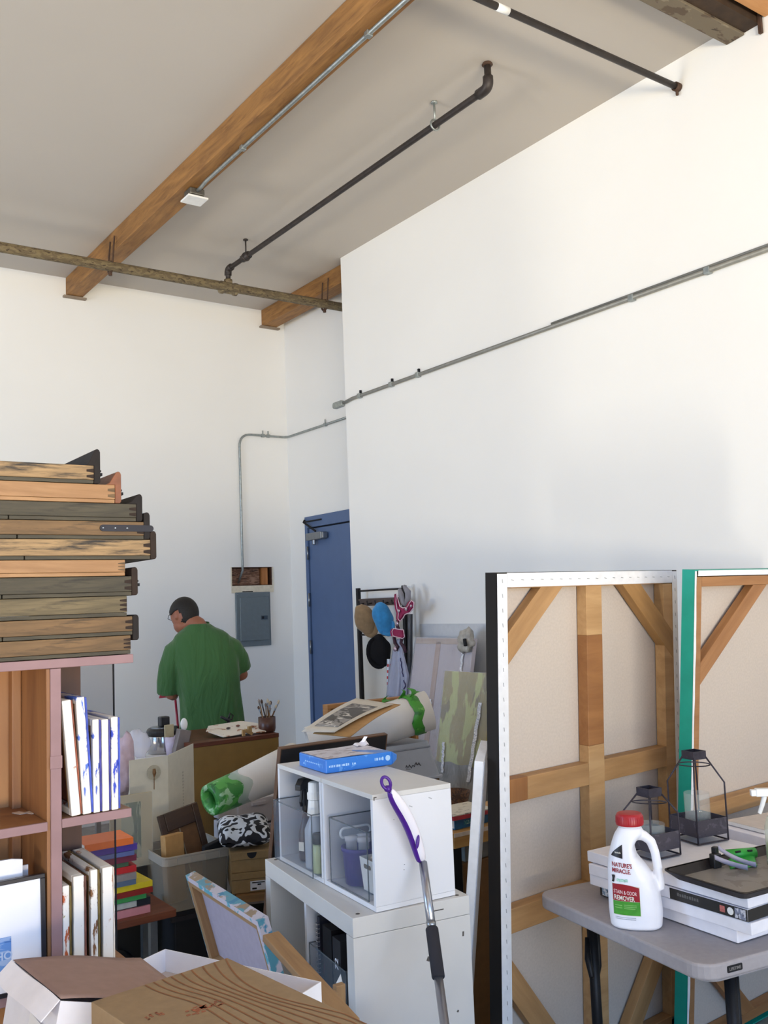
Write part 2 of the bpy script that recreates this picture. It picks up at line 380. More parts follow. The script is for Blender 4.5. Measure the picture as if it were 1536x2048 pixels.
# ---- wall conduits
cw0, cw1 = P(692, 804, 'x', XR), P(1536, 500, 'x', XR)
zc = (cw0.z+cw1.z)/2
e = thing('wall_conduit', 'long grey conduit crossing the right-hand wall', 'conduit', (XR-.02, cw0.y, zc))
m = MB(); m.tube([(0, 0, -.012), (0, -.12, 0), (0, -6.0, 0)], .013, 10); m.tube([(.003, -2.3, .02), (.003, -6.0, .02)], .008, 8); m.build('pipe', mat('grey_conduit', '#8b8b86', .5, .5, var=.06), e, smooth=True)
m = MB(); m.prism(rrect(.14, .05, .02), -.02, .018, 'x'); o = m.build('elbow_body', GALV, e, bevel=.004, loc=(0, .075, -.012))
for px in (720, 784, 838, 1275, 1432):
    q = P(px, 700, 'x', XR); yy = q.y-cw0.y
    MB().b2((-.016, yy-.018, -.018), (.018, yy+.018, .018)).build('pipe_strap', GALV, e, bevel=.004)
    if px < 900: MB().b2((.002, yy-.006, .018), (.018, yy+.006, .045)).build('strap_tab', DARK, e)
k0 = P(690, 838, 'x', XC); k1 = P(576, 875, 'x', XC); k2 = P(505, 869, 'y', YB); k3 = P(478, 885, 'y', YB); k4 = P(484, 1130, 'y', YB)
kz = (k0.z+k1.z)/2; kx = P(480, 1000, 'y', YB).x
e = thing('bent_conduit', 'slim conduit from the recess bending down to the wall hole', 'conduit', (kx, YB-.018, kz))
r0 = XC-.018-kx
pts = [(r0, YE-YB+.06, 0), (r0, -.1, 0)]+arc((r0, -.1, 0), (r0, 0, 0), (r0-.1, 0, 0), .05)+[(.25, 0, 0)]+arc((.25, 0, 0), (0, 0, 0), (0, 0, -.3), .12, 8)+[(0, 0, hz1-kz+.03), (.005, .01, hz1-kz-.03), (-.005, .09, hz0-kz+.02)]
MB().tube(pts, .0105, 10).build('pipe', GALV, e, smooth=True)
for q in ((r0, -.7, 0), (.3, 0, 0), (r0-.25, 0, 0)): 
    m = MB(); m.box((q[0], q[1], .0), (.03, .026, .03)); m.box((q[0]+.004, q[1]+.01, .03), (.01, .012, .04)); m.build('pipe_strap', GALV, e, bevel=.003)
# ---- hole with insulation, panel below
e = thing('wall_cavity', 'open hole in the back wall showing brown insulation and studs', 'wall opening', (hx0, YB, hz0))
w, h = hx1-hx0, hz1-hz0
m = MB(); m.b2((0, .1, 0), (w, .11, h)); m.b2((0, .012, 0), (.006, .1, h)); m.b2((w-.006, .012, 0), (w, .1, h)); m.b2((0.006, .012, h-.006), (w-.006, .1, h)); m.b2((.006, .012, 0), (w-.006, .1, .006)); m.build('cavity_lining', mat('cavity_brown', '#4a2c1a', .9, var=.2), e)
MB().b2((w-.09, .03, .007), (w-.035, .098, h-.007)).build('stud', wood('stud_wood', '#9a6032', '#b87a45', 'z', 10), e)
MB().surf(lambda u, v: (.015+u*(w-.12), .06+.02*noise.noise((u*5, v*9, 1)), .01+v*(h-.02)), 24, 12).build('insulation_paper', blotch('torn_paper', '#6b4a38', [(.5, '#8c6a55'), (.6, '#3f281c')], scale=14, stretch=(1, 1, 5)), e, smooth=True)
m = MB(); m.b2((0, -.006, -.065), (w+.006, -.001, -.0)); m.b2((-.004, -.006, .0), (.006, -.001, h)); m.b2((w-.004, -.006, 0), (w+.006, -.001, h)); m.build('drywall_edge', mat('raw_drywall', '#d5ccb8', .8), e)
MB().b2((w*.25, -.009, -.058), (w*.5, -.0062, -.05)).build('pencil_mark', DARK, e)
pa, pb = P(469, 1184, 'y', YB), P(541, 1290, 'y', YB)
e = thing('breaker_box', 'grey breaker panel on the back wall below the hole', 'electrical panel', (pa.x, YB-.002, pb.z))
w, h = pb.x-pa.x, pa.z-pb.z-.006
PANEL = mat('panel_grey', '#6f7a80', .45, .2, var=.03)
MB().b2((0, -.02, 0), (w, 0, h)).build('panel_cover', PANEL, e, bevel=.006)
MB().b2((.035, -.032, .05), (w-.02, -.021, h-.045)).build('panel_door', PANEL, e, bevel=.005)
m = MB(); m.mi = 0; m.box((w-.075, -.035, h*.52), (.065, .004, .035)); m.mi = 1; m.box((w-.09, -.038, h*.52), (.02, .004, .022)); m.build('latch', [mat('latch_slate', '#3d4a58', .5), DARK], e)
for q in ((.02, .03), (w-.02, .02), (w-.02, h-.03), (.02, h-.02)): MB().ell((q[0], -.021, q[1]), (.006, .004, .006), n=8, m=6).build('screw', STEEL, e)

# ================================================================ LIGHT
wd = bpy.data.worlds.new('sky'); SC.world = wd; wd.use_nodes = True
nt = wd.node_tree; sky = nt.nodes.new('ShaderNodeTexSky'); sky.sky_type = 'HOSEK_WILKIE'; sky.turbidity = 3; sky.ground_albedo = .4
sky.sun_direction = Vector((.5, .35, .75)).normalized()
nt.links.new(sky.outputs[0], nt.nodes['Background'].inputs['Color']); nt.nodes['Background'].inputs['Strength'].default_value = .5
def area(name, loc, tgt, sx, sy, power, col, spread=PI):
    l = bpy.data.lights.new(name, 'AREA'); l.shape = 'RECTANGLE'; l.size = sx; l.size_y = sy; l.energy = power; l.color = col; l.spread = spread
    o = bpy.data.objects.new(name, l); COL.objects.link(o); o.location = loc
    o.rotation_euler = (Vector(tgt)-Vector(loc)).to_track_quat('-Z', 'Y').to_euler()
    return o
SKYB = (.35, .60, 1.0); WARM = (1.0, .83, .55)
area('daylight_rear_sky', (-.5, YF+.03, 2.2), (.8, 4, .7), 5.6, 2.4, 225, SKYB)
area('sunlit_ground_rear', (-.5, YF-2.6, .12), (1.6, 3.5, 5.2), 6.5, 2.4, 2050, WARM)
area('daylight_left_sky', (XL+.03, 4.4, 2.3), (4, 5.5, .5), 2.2, 2.2, 185, SKYB)
area('sunlit_ground_left', (XL-2.4, 4.2, .12), (3.5, 5.6, 5.0), 3.0, 2.2, 640, WARM)
area('added_strip_lamp', (-9, -.42, .7), (4, 3.0, 3.2), .3, 1.2, 300, (1.0, .92, .76))  # added unseen strip lamp, brightens the right wall up to a soft edge
SC.view_settings.view_transform = 'Standard'; SC.view_settings.look = 'None'; SC.view_settings.gamma = 1; SC.view_settings.use_curve_mapping = False
SC.view_settings.exposure = -0.08
SC.cycles.max_bounces = 10; SC.cycles.diffuse_bounces = 5; SC.cycles.transparent_max_bounces = 24
try:
    SC.cycles.use_denoising = True; SC.cycles.denoiser = 'OPENIMAGEDENOISE'
except Exception: pass
SC.cycles.sample_clamp_indirect = 6
# ================================================================ LEFT: BOOKCASE, DRAWERS, BOXES
FY = 1.958
MAUVE = mat('mauve_edge', '#8f7173', .6, var=.06, scale=14)  # front edges take this mauve, inner faces the brown wood
INW = wood('bookcase_wood', '#7d5233', '#9e7046', 'z', 7, .55)
BACKW = wood('bookcase_back', '#885a39', '#a37549', 'z', 5, .6)
DKW = wood('dark_brown_panel', '#3c2117', '#4f2d1e', 'z', 5, .55)
e = thing('bookcase', 'tall wooden bookcase with mauve edges carrying the stack of old drawers', 'bookcase', (0.0, FY, 0))
bx = lambda m, a, b: m.b2(a, b)
def board(name, x0, x1, z0, z1, d=.235):
    m = MB(); m.mi = 0; m.b2((x0, .006, z0), (x1, d, z1)); m.mi = 1; m.b2((x0, 0, z0), (x1, .006, z1))
    return m.build(name, [INW, MAUVE], e, bevel=.0008, seg=1)
board('top_board', -.35, .73, 1.584, 1.602)
for z in (1.267, .955, .64, .33): board('shelf', .579, .722, z, z+.0175); board('shelf', -.33, .551, z-.001, z+.0165)
m = MB(); m.mi = 0; m.b2((.551, .006, 0), (.578, .235, 1.583)); m.mi = 1; m.b2((.5575, 0, 0), (.5785, .006, 1.583)); m.b2((.556, -.0015, 1.385), (.580, .0, 1.41)); m.build('divider', [INW, MAUVE], e, bevel=.0008, seg=1)
m = MB(); m.mi = 0; m.b2((-.35, .006, 0), (-.331, .235, 1.583)); m.mi = 1; m.b2((-.35, 0, 0), (-.331, .006, 1.583)); m.build('side_board', [INW, MAUVE], e)
MB().b2((-.33, .22, 0), (.551, .232, 1.583)).build('back_panel', BACKW, e)
m = MB(); m.b2((.53, .19, .03), (.5505, .2199, 1.58)); m.build('back_batten', INW, e, bevel=.003)
MB().b2((.5785, .222, 0), (.688, .2345, 1.583)).build('back_panel', DKW, e)
m = MB(); m.b2((.5785, .0, .0), (.722, .232, .018)); m.b2((-.33, 0, 0), (.551, .22, .018)); m.build('plinth', INW, e)
t = thing('acrylic_sheet', 'smoked see-through plastic sheet standing behind the bookcase', 'acrylic sheet', (.66, FY+.262, 0))
MB().b2((0, 0, .002), (.118, .004, 1.572)).build('sheet', clear('smoked_acrylic', '#4a3c38', .2, .08), t)
MB().b2((.118, -.001, .002), (.1205, .005, 1.572)).build('sheet_edge', DARK, t)
# tape scraps on the empty shelf
TAPE = mat('masking_tape', '#d8c9b6', .6)
for i, (px, py) in enumerate(((39, 1626), (62, 1625))):
    q = P(px, py, 'z', 1.2845); m = MB(); m.box((0, 0, 0), (.016, .03, .0012), Rz(.3)); 
    tag(m.build('tape_scrap', TAPE, loc=(q.x, q.y, 1.2845)), 'scrap of pale tape on the empty bookcase shelf, ' + ('left of two' if i == 0 else 'right of two'), 'tape', 'tape scraps on the bookcase shelf')

# ---- small canvases in the right column
PRIMED = mat('primed_canvas', '#e9e3dc', .8, var=.03, scale=60, bump=.15, bscale=400)
def paint(name, c, base='#e9e3dc', th=.56, c2=None): return blotch(name, base, [(th, c)]+([(.64, c2)] if c2 else []), scale=34, rough=.65, stretch=(.9, .3, .42))
def small_canvas(x, z, w, d, h, ry, face, edge, label, y=.0, rz=0, group='canvases stored in the bookcase'):
    t = thing('small_canvas', label, 'canvas', (x, FY+.004+y, z)); t.rotation_euler = (0, ry, rz); t['group'] = group
    s = .014
    m = MB(); m.b2((0, 0, 0), (w-.003, s, h)); m.b2((0, d-s, 0), (w-.003, d, h)); m.b2((0, s, 0), (w-.003, d-s, s)); m.b2((0, s, h-s), (w-.003, d-s, h))
    m.build('canvas_wrap', edge, t, bevel=.002)
    m = MB()
    rnd = random.Random(label)
    pts = [(0, .002)]+[(d*.0-rnd.uniform(-.0005, .0022), .002+(h-.004)*k/14) for k in range(1, 14)]+[(0, h-.002), (d, h), (d, 0)]
    m.prism(pts, w-.003, w-.001+rnd.uniform(0, .002), 'x'); m.build('painted_face', face, t)
    m = MB(); m.b2((.002, s, s), (.008, s+.012, h-s)); m.b2((.002, s+.012, h-s-.012), (.008, d-s, h-s)); m.build('stretcher_bar', wood('stretcher_pine', '#b98a58', '#d2a874', 'z', 10), t)
    return t
BLU = mat('ultramarine_paint', '#3a4fb4', .5, var=.35, scale=25); RUS = mat('rust_paint', '#8d4a33', .55, var=.35, scale=25); OLV = mat('olive_paint', '#6d5a2c', .55, var=.35, scale=25); CRM = mat('cream_paint', '#d9cdbf', .6, var=.2, scale=25); VIO = mat('violet_paint', '#3b3a8c', .5, var=.35, scale=25); BRN = mat('brown_paint', '#6d4236', .55, var=.35, scale=25)
zs = 1.2855
small_canvas(.5995, zs, .0215, .2, .232, math.radians(-4.6), RUS, paint('edge_rust', '#a0603f', th=.6), 'white-edged small canvas leaning against the divider, top shelf, rust paint')
small_canvas(.6225, zs, .0205, .205, .236, math.radians(-3.2), BLU, paint('edge_blue', '#4f70c8', th=.56), 'tall small canvas with big blue blots on its edge, top shelf')
small_canvas(.6440, zs, .0165, .2, .188, math.radians(-.3), VIO, paint('edge_blue2', '#4a62bb', th=.56), 'shorter canvas on the top shelf, third from the divider')
small_canvas(.6622, zs, .0175, .2, .186, math.radians(-.1), VIO, paint('edge_blue3', '#7d82c0', th=.62), 'shorter canvas with folded white corner on the top shelf, second from its open end')
small_canvas(.6815, zs, .0175, .2, .189, math.radians(.2), BLU, paint('edge_blue4', '#2f45b8', th=.54), 'blue-blotted canvas at the open right end of the top shelf')
zs = .9735
small_canvas(.5805, zs, .0165, .17, .180, 0, OLV, paint('edge_or', '#b8592f', th=.54, c2='#a08a3a'), 'canvas with orange stains beside the divider, lower shelf')
small_canvas(.6020, zs, .0245, .2, .194, 0, BRN, paint('edge_w', '#a88a80', th=.62), 'thick plain white-edged canvas on the lower shelf, second from divider')
small_canvas(.6365, zs, .0175, .2, .2, 0, OLV, paint('edge_br', '#7d5535', th=.54), 'canvas with brown and gold drips on the lower shelf')
small_canvas(.6610, zs, .0245, .2, .2, 0, CRM, paint('edge_cr', '#c9a088', th=.6), 'cream crusted canvas at the open right end of the lower shelf')

# ---- framed print and papers in the left column
t = thing('framed_print', 'white print in a thin black frame standing in the bookcase, lower left', 'picture', (.2, FY-.006, .9735)); t.rotation_euler = (math.radians(-3), 0, 0)
w, h = .347, .212
m = MB(); m.b2((0, 0, 0), (w, .015, .008)); m.b2((0, 0, h-.008), (w, .015, h)); m.b2((0, 0, .008), (.008, .015, h-.008)); m.b2((w-.009, 0, .008), (w, .015, h-.008)); m.build('frame', mat('black_frame', '#191720', .4), t, bevel=.001)
MB().b2((.008, .004, .008), (w-.009, .013, h-.008)).build('mount', mat('cool_white_card', '#dfe0ea', .35, var=0), t)
BLUP = blotch('blue_photo', '#5b86c4', [(.52, '#8ea6cf'), (.6, '#3f69a8')], scale=30, stretch=(.5, 1, 3))
m = MB(); m.b2((.19, .0028, .03), (.282, .0038, .108)); p = m.build('picture', BLUP, t)
MB().text('HO', .02, lambda u, v: (.253+u, .0022, .068+v), .0004).build('lettering', mat('pale_blue_ink', '#aebfdc', .5, var=0), p)
q = P(42, 1724, 'y', FY+.05)
m = MB(); m.surf(lambda u, v: (-.16*(1-u), .004*math.sin(u*5), .24*v-.004*(u > .9)), 8, 4)
tag(m.build('paper_stack', mat('paper_white', '#e4e4ec', .8, var=.02), loc=(q.x, FY+.045, .976), solid=.006), 'white papers sticking up behind the framed print', 'papers')
m = MB(); m.surf(lambda u, v: (.05*u, .002*math.sin(v*4), .22*v), 4, 4)
tag(m.build('notebook', mat('grey_paper', '#b9b7bf', .8, var=.02), loc=(q.x-.035, FY+.058, .976), solid=.004), 'grey paper edge peeking out right of the white papers', 'papers')

# ---- stack of old type-case drawers on top
W0 = [wood('drawer_olive', '#463e2c', '#75664a', 'x', 11, .7, stain='#2c2820', stain_pos=(.53, .68), sc_=2.6),
      wood('drawer_tan', '#86603c', '#a67f57', 'x', 6, .6, stain='#93693f', stain_pos=(.6, .75), sc_=2.2),
      wood('drawer_dark', '#312d24', '#4d4636', 'x', 11, .7, stain='#201d18', stain_pos=(.52, .68), sc_=2.6),
      wood('drawer_worn', '#4c3b26', '#7c5f3e', 'x', 10, .7, stain='#33291c', stain_pos=(.53, .68), sc_=2.6),
      wood('drawer_bleached', '#7d6446', '#a88a62', 'x', 10, .7, stain='#2c2722', stain_pos=(.47, .6), sc_=2.4)]
ENDW = [mat('end_dark', '#1c1615', .8, var=.2), mat('end_red', '#7a4a30', .5, var=.15), mat('end_brown', '#2c1e16', .8, var=.2)]
def drawer(x1, z0, z1, lip, wi, ei, label, strap=False, dov=0, down=0, pull=False, y=.0, gus=False):
    t = thing('type_drawer', label, 'drawer', (x1, FY+.002+y, z0), group='old printer drawers stacked on the bookcase')
    L, Wd, h, tf = .45, .74, z1-z0-.0012, .0135
    W = W0[wi]; E = ENDW[ei]
    x2 = -tf if lip else 0
    m = MB(); m.b2((-L, 0, .008), (x2-.0005, .011, h)); m.build('side_panel', W, t, bevel=.0012)
    m = MB(); m.b2((-L, Wd-.011, .008), (x2-.0005, Wd, h)); m.build('side_panel', W, t, bevel=.0012)
    m = MB(); m.b2((-L, .0005, 0), (-L*.62, Wd-.0005, .0075)); m.b2((-L*.62+.0025, .0005, 0), (x2-.001, Wd-.0005, .0075)); m.build('bottom_panel', W0[2 if wi != 1 else 1], t, bevel=.0008)
    m = MB()
    if lip:
        zt = lip-z0
        prof = [(-tf, -down), (-.003, -down), (0, .004-down), (0, zt-.007), (-.002, zt-.002), (-.006, zt), (-.010, zt-.001), (-tf, zt-.004)]
        if gus: prof = prof[:5]+[(-.006, zt), (-.011, zt-.002), (-tf-.012, h+.004), (-tf-.02, h), (-tf, h)]
        m.prism([(a, b) for a, b in prof], .0, Wd, 'y')
    else: m.b2((-.012, .0115, .0076), (-.001, Wd-.0115, h-.001))
    m.build('front_panel', E if lip else W, t, bevel=.001, seg=1)
    MB().b2((-L, .0115, .008), (-L+.012, Wd-.0115, h)).build('back_panel', W, t)
    m = MB()
    for k in range(3 if dov else 2):
        zz = .01+(h-.014)*(k+.15)/(3 if dov else 2); hh = (h-.014)/(3 if dov else 2)*.55
        m.prism([(x2-.016, zz+.001), (x2-.001, zz-.001), (x2-.001, zz+hh+.001), (x2-.016, zz+hh-.001)], -.0006, .0004, 'y')
    m.build('dovetail', ENDW[2] if wi != 1 else W0[3], t)
    if strap:
        m = MB(); m.prism(rrect(.118, .014, .007, c=(-.052, h*.62)), -.003, -.0004, 'y'); s = m.build('metal_strap', mat('black_strap', '#2b2a30', .5, .4), t)
        for k in range(3): MB().ell((-.104+.026*k, -.0035, h*.62), (.0025, .0015, .0025), n=8, m=5).build('rivet', STEEL, s)
    if pull:
        m = MB(); m.box((.003, .03, h*.55), (.006, .05, .006)); m.box((.003, .03, h*.75), (.004, .04, .004)); m.build('drawer_pull', DARK, t)
dz = [1.6035, 1.643, 1.683, 1.7265, 1.7685, 1.8035, 1.8465, 1.885, 1.9235, 1.9635, 2.003]
drawer(.726, dz[0], dz[1], None, 3, 2, 'plain brown drawer at the very bottom of the stack', dov=1)
drawer(.744, dz[1], dz[2], 1.6855, 3, 0, 'stained brown drawer with dark overhanging front, second from the bottom', down=.012)
drawer(.719, dz[2], dz[3], None, 0, 2, 'greenish-grey drawer with big open dovetails, third from the bottom', dov=1)
drawer(.743, dz[3], dz[4], 1.787, 2, 2, 'olive-black drawer with rounded front, directly below the lower light drawer', pull=True)
drawer(.716, dz[4], dz[5], None, 1, 1, 'light orange drawer without a front lip, mid-stack', dov=1)
drawer(.786, dz[5], dz[6], 1.865, 4, 2, 'drawer jutting furthest right, patchy tan side, mid-stack')
drawer(.772, dz[6], dz[7], 1.9055, 3, 0, 'brown drawer with a black riveted metal strap on its side', strap=True)
drawer(.7555, dz[7], dz[8], 1.945, 2, 0, 'dark olive drawer just below the upper light orange drawer', gus=True)
drawer(.709, dz[8], dz[9], 1.992, 1, 1, 'light orange drawer with reddish rounded front, second from the top', pull=True, gus=True)
drawer(.664, dz[9], dz[10], 2.038, 4, 0, 'topmost drawer with black-streaked weathered side', pull=True, gus=True)

# ---- foreground: worktable with boxes
t = thing('work_table', 'worktable under the white tray and cardboard boxes in the foreground', 'table', (.0, 1.0, 0))
MB().b2((-.5, -.1, .9), (.80, .62, .93)).build('table_top', wood('table_ply', '#9a7b55', '#b08f66', 'x', 8), t, bevel=.003)
for lx, ly in ((-.45, -.05), (.74, -.05), (-.45, .56), (.74, .56)): MB().b2((lx-.025, ly-.025, 0), (lx+.025, ly+.025, .899)).build('leg', STEEL, t)
WBOX = mat('white_carton', '#e6e3e8', .55, var=.02)
KRAFT = mat('kraft_board', '#917858', .75, var=.05, scale=50)
KRAFT2 = mat('brown_lining_paper', '#957a70', .7, var=.04, scale=40)
t = thing('white_box', 'open white carton lined with brown paper at the lower left', 'box', (.45, 1.595, .931))
m = MB(); m.loft([[(-.012, .0, 0), (.168, 0, 0), (.162, .232, 0), (-.022, .232, 0)], [(.018, 0, .147), (.168, 0, .1), (.162, .229, .1), (.003, .229, .147)]], cap=False); m.Fc([m.V((-.012, 0, 0)), m.V((-.022, .232, 0)), m.V((.162, .232, 0)), m.V((.168, 0, 0))])
m.build('carton_body', WBOX, t, solid=.002)
m = MB(); m.surf(lambda u, v: (.016-.03*u-.016*v, -.002+.233*v, .1495-.026*u+.0015*math.sin(v*7)), 3, 8); m.build('folded_flap', WBOX, t, solid=.002)
def sheet(u, v):
    a = Vector((.018+.045*0, -.001, .1505)); z = .1505-.058*u**1.3
    x = .018-.016*v+u*(.252-.012*v)
    y = -.001+.231*v+u*(.0+.012*v)
    return (x, y-.012*u*(1-v), z-.02*u*(1-v)+.002*math.sin(9*u+4*v)*u)
m = MB(); m.surf(sheet, 16, 10); m.build('paper_lining', KRAFT2, t, solid=.0008, smooth=True)
m = MB(); m.box((-.006, .075, .065), (.001, .075, .07), Matrix.Rotation(.2, 3, 'Y')); m.build('label_sticker', mat('sticker', '#f0eeee', .4, var=0), t)
m = MB(); m.box((-.0075, .072, .067), (.001, .03, .03), Matrix.Rotation(.2, 3, 'Y')); m.build('sticker_print', mat('faded_print', '#b9aaa5', .6), t)
# cardboard box with printed wood rings
t = thing('cardboard_box', 'brown cardboard box with printed wood-grain lines in the foreground', 'box', (.728, 1.529, .931), math.radians(6.2))
w, d, h = .243, .42, .169
m = MB(); m.b2((-w, -d, 0), (0, 0, h)); m.build('carton_body', KRAFT, t, bevel=.0015)
GR = mat('grain_print', '#8a5a36', .75, var=.08)
m = MB()
for k in range(9):
    x0 = -.006-.019*k
    pts = []
    for j in range(40):
        s = j/39
        bend = .5*math.exp(-((s-.16-.012*k)/.13)**2)
        x = x0 - .018*k*0 - .055*(k/9)*(1/(1+math.exp(-(s-.2)*14))*-1) - .01*math.sin(6*s+k*.4)
        pts.append(Vector((max(-w+.003, min(-.003, x-.028*math.sin(PI*min(1, s*1.2)))), -.004-s*(d-.01), h+.0006)))
    vs = []
    for j, p in enumerate(pts):
        q = pts[min(j+1, 39)]-pts[max(j-1, 0)]; nrm = Vector((-q.y, q.x, 0)).normalized()*.0013
        vs.append((m.V(p+nrm), m.V(p-nrm)))
    for a, b in zip(vs, vs[1:]): m.Fc([a[0], b[0], b[1], a[1]])
m.build('printed_grain', GR, t)
m = MB(); rnd = random.Random(3)
for k in range(46):
    a = rnd.uniform(0, 2*PI); r = rnd.uniform(0, .028); cx, cy = -.135+1.3*r*math.cos(a), -.148+.5*r*math.sin(a)
    m.prism(rrect(rnd.uniform(.003, .008), rnd.uniform(.002, .004), .001, 2, (cx, cy)), h+.0003, h+.0008)
for k in range(16): m.prism(rrect(.004, .0025, .001, 2, (-.200+.02*math.cos(k*.9)*.6, -.118+.018*math.sin(k*1.7)*.4)), h+.0003, h+.0008)
m.build('printed_motif', mat('red_print', '#9a5b3c', .75, var=.1), t)['kind'] = 'stuff'
# white tray
o = Vector((.798, 1.977, .931)); d1 = Vector((.4, -.917, 0)); d2 = Vector((-.917, -.4, 0))
t = frame_thing('paper_tray', 'shallow white card tray sticking out behind the cardboard box', 'tray', o, d1, -d2, Vector((0, 0, 1)))
TW, TD, TH = .402, .2, .048
TR = mat('white_card', '#e8e6ec', .5, var=.01)
m = MB(); m.b2((0, -TD, 0), (TW, 0, .002)); m.b2((0, -.002, .002), (TW, 0, TH)); m.b2((0, -TD, .002), (.002, -.002, TH)); m.b2((TW-.002, -TD, .002), (TW, -.002, TH)); m.b2((.002, -TD, .002), (TW-.002, -TD+.002, TH)); m.build('tray_walls', TR, t)
MB().b2((.003, -TD+.003, .0022), (TW-.003, -.003, .004)).build('tray_lining', mat('dusty_lining', '#b9aca6', .7, var=.06), t)
MB().ell((TW*.72, -.003, TH*.72), (.003, .001, .003), n=8, m=5).build('white_drop', WHITE, t)
# ================================================================ MIDDLE: WHITE SHELF UNIT, CUBES, CLUTTER
LAM = mat('white_laminate', '#dcdde2', .4, var=.015, scale=5)
GRYL = mat('greyed_laminate', '#cfcdca', .45, var=.02, scale=6)
SCUFF = mat('scuff_mark', '#55504c', .7, var=.1)
CLR = clear('clear_acrylic', '#8f9aa8', .13, .04)
CLRE = clear('clear_acrylic_edge', '#5d666e', .62, .1)
A1 = -.157
unit = thing('shelf_unit', 'chunky white two-column shelf unit on the floor carrying the white cubes', 'shelf unit', (1.521, 2.365, 0), A1)
UW, UL, UH = .391, .762, .79
m = MB(); m.b2((0, 0, .735), (UW, UL, UH)); m.build('top_board', GRYL, unit, bevel=.0015)
m = MB(); m.b2((0, 0, .051), (UW, .05, .734)); m.build('side_board', GRYL, unit, bevel=.0012)
m = MB(); m.b2((0, UL-.05, .051), (UW, UL, .734)); m.build('side_board', GRYL, unit, bevel=.0012)
MB().b2((0, 0, 0), (UW, UL, .05)).build('bottom_board', GRYL, unit, bevel=.0015)
MB().b2((.002, .373, .051), (UW-.002, .389, .734)).build('divider', LAM, unit)
MB().b2((.003, .0505, .372), (UW-.002, .3725, .388)).build('shelf', LAM, unit)
MB().b2((.003, .3895, .372), (UW-.002, UL-.0505, .388)).build('shelf', LAM, unit)
m = MB(); rnd = random.Random(5)
for k in range(9): m.box((rnd.uniform(.03, .37), -.0006, rnd.uniform(.35, .73)), (rnd.uniform(.003, .012), .0008, rnd.uniform(.004, .014)), Matrix.Rotation(rnd.uniform(-1, 1), 3, 'Y'))
m.box((.27, -.0006, .765), (.06, .0008, .003)); m.box((.25, -.0006, .757), (.003, .0008, .012))
m.build('scuffs', SCUFF, unit)['kind'] = 'stuff'
for q in ((.03, .03), (.36, .02), (.03, .73)):
    MB().lathe([(.0, 0), (.007, 0), (.006, .0012), (0, .0012)], (q[0], q[1], UH), 10).build('screw_cap', SCUFF, unit)

def cube(label, x, y, rz, s, l, h, z):
    t = thing('cube_shelf', label, 'cube shelf', (x, y, z), rz, 'white cube shelves on the shelf unit'); k = .0145
    MB().b2((0, 0, h-k), (s, l, h)).build('top_board', GRYL, t, bevel=.001)  # cube top greyer than the sides, level light put into the colour
    MB().b2((0, 0, 0), (s, l, k)).build('bottom_board', LAM, t, bevel=.001)
    MB().b2((0, 0, k+.0003), (s, k, h-k-.0003)).build('side_board', LAM, t, bevel=.001)
    MB().b2((0, l-k, k+.0003), (s, l, h-k-.0003)).build('side_board', LAM, t, bevel=.001)
    MB().b2((s-.006, k+.0003, k+.0003), (s-.001, l-k-.0003, h-k-.0003)).build('back_panel', LAM, t)
    return t
A2 = -.104; Z2 = UH+.0015
c1 = cube('front white cube with purple tub and white basket inside', 1.600, 2.358, A2, .276, .35, .335, Z2)
c2 = cube('rear white cube holding spray bottles, under the blue paper ream', 1.600-math.sin(A2)*.354, 2.358+math.cos(A2)*.354, A2, .276, .36, .335, Z2)
m = MB(); m.b2((.004, -.0007, .318), (.007, 0, .328)); m.b2((.004, -.0007, .325), (.014, 0, .328)); m.build('chipped_corner', SCUFF, c1)
for q in ((.07, .255), (.1, .12), (.098, .105)): MB().lathe([(0, 0), (.0022, 0), (0, .0008)], n=8).build('pin_hole', SCUFF, c1, loc=(q[0], -.0005, q[1]))
for px, pz in ((.13, .285), (.2, .3)): MB().box((0, 0, 0), (.012, .0006, .003), Matrix.Rotation(.4, 3, 'Y')).build('scuff', mat('light_scuff', '#a9abb0', .6), c1, loc=(px, -.0004, pz))
def clearbin(label, root, x, y, z, w, l, h, handle=False, name='clear_bin'):
    """open see-through box: w along local x, l along local y"""
    mw = root.matrix_basis; t = thing(name, label, 'bin', mw @ Vector((x, y, z)), root.rotation_euler.z)
    k = .0028
    m = MB(); m.b2((0, 0, 0), (w, l, k)); m.b2((0, 0, k), (k, l, h)); m.b2((w-k, 0, k), (w, l, h)); m.b2((k, 0, k), (w-k, k, h)); m.b2((k, l-k, k), (w-k, l, h)); m.build('bin_walls', CLR, t)
    m = MB(); m.tube([(0, 0, h), (w, 0, h), (w, l, h), (0, l, h)], .0021, 6, closed=True); m.build('rim', CLRE, t)
    m = MB(); m.tube([(0, 0, 0), (0, l, 0)], .0022, 6); m.tube([(0, 0, 0), (0, 0, h)], .002, 6); m.tube([(0, l, 0), (0, l, h)], .0018, 6); m.build('bottom_edge', CLRE, t)
    if handle:
        m = MB(); m.tube([(p[0]+.09, l-.006, p[1]+h*.72) for p in rrect(.11, .03, .0149, 6)], .004, 8, closed=True); m.build('handle_slot', mat('bright_plastic', '#e8edf2', .15, var=0), t)
    return t
clearbin('clear bin in the front white cube with an oval handle slot', c1, .006, .055, .0165, .25, .255, .2, True)
clearbin('clear bin of spray bottles sticking out of the rear white cube', c2, -.028, .02, .0165, .25, .315, .2)
def at(root, x, y, z): return root.matrix_basis @ Vector((x, y, z))
PURP = mat('purple_plastic', '#3f2f86', .45, var=.05); CAPB = mat('black_plastic', '#1b1b1e', .4, var=.05)
t = thing('purple_tub', 'purple plastic tub filled with clear jars inside the front cube', 'tub', at(c1, .075, .232, .0205), A2)
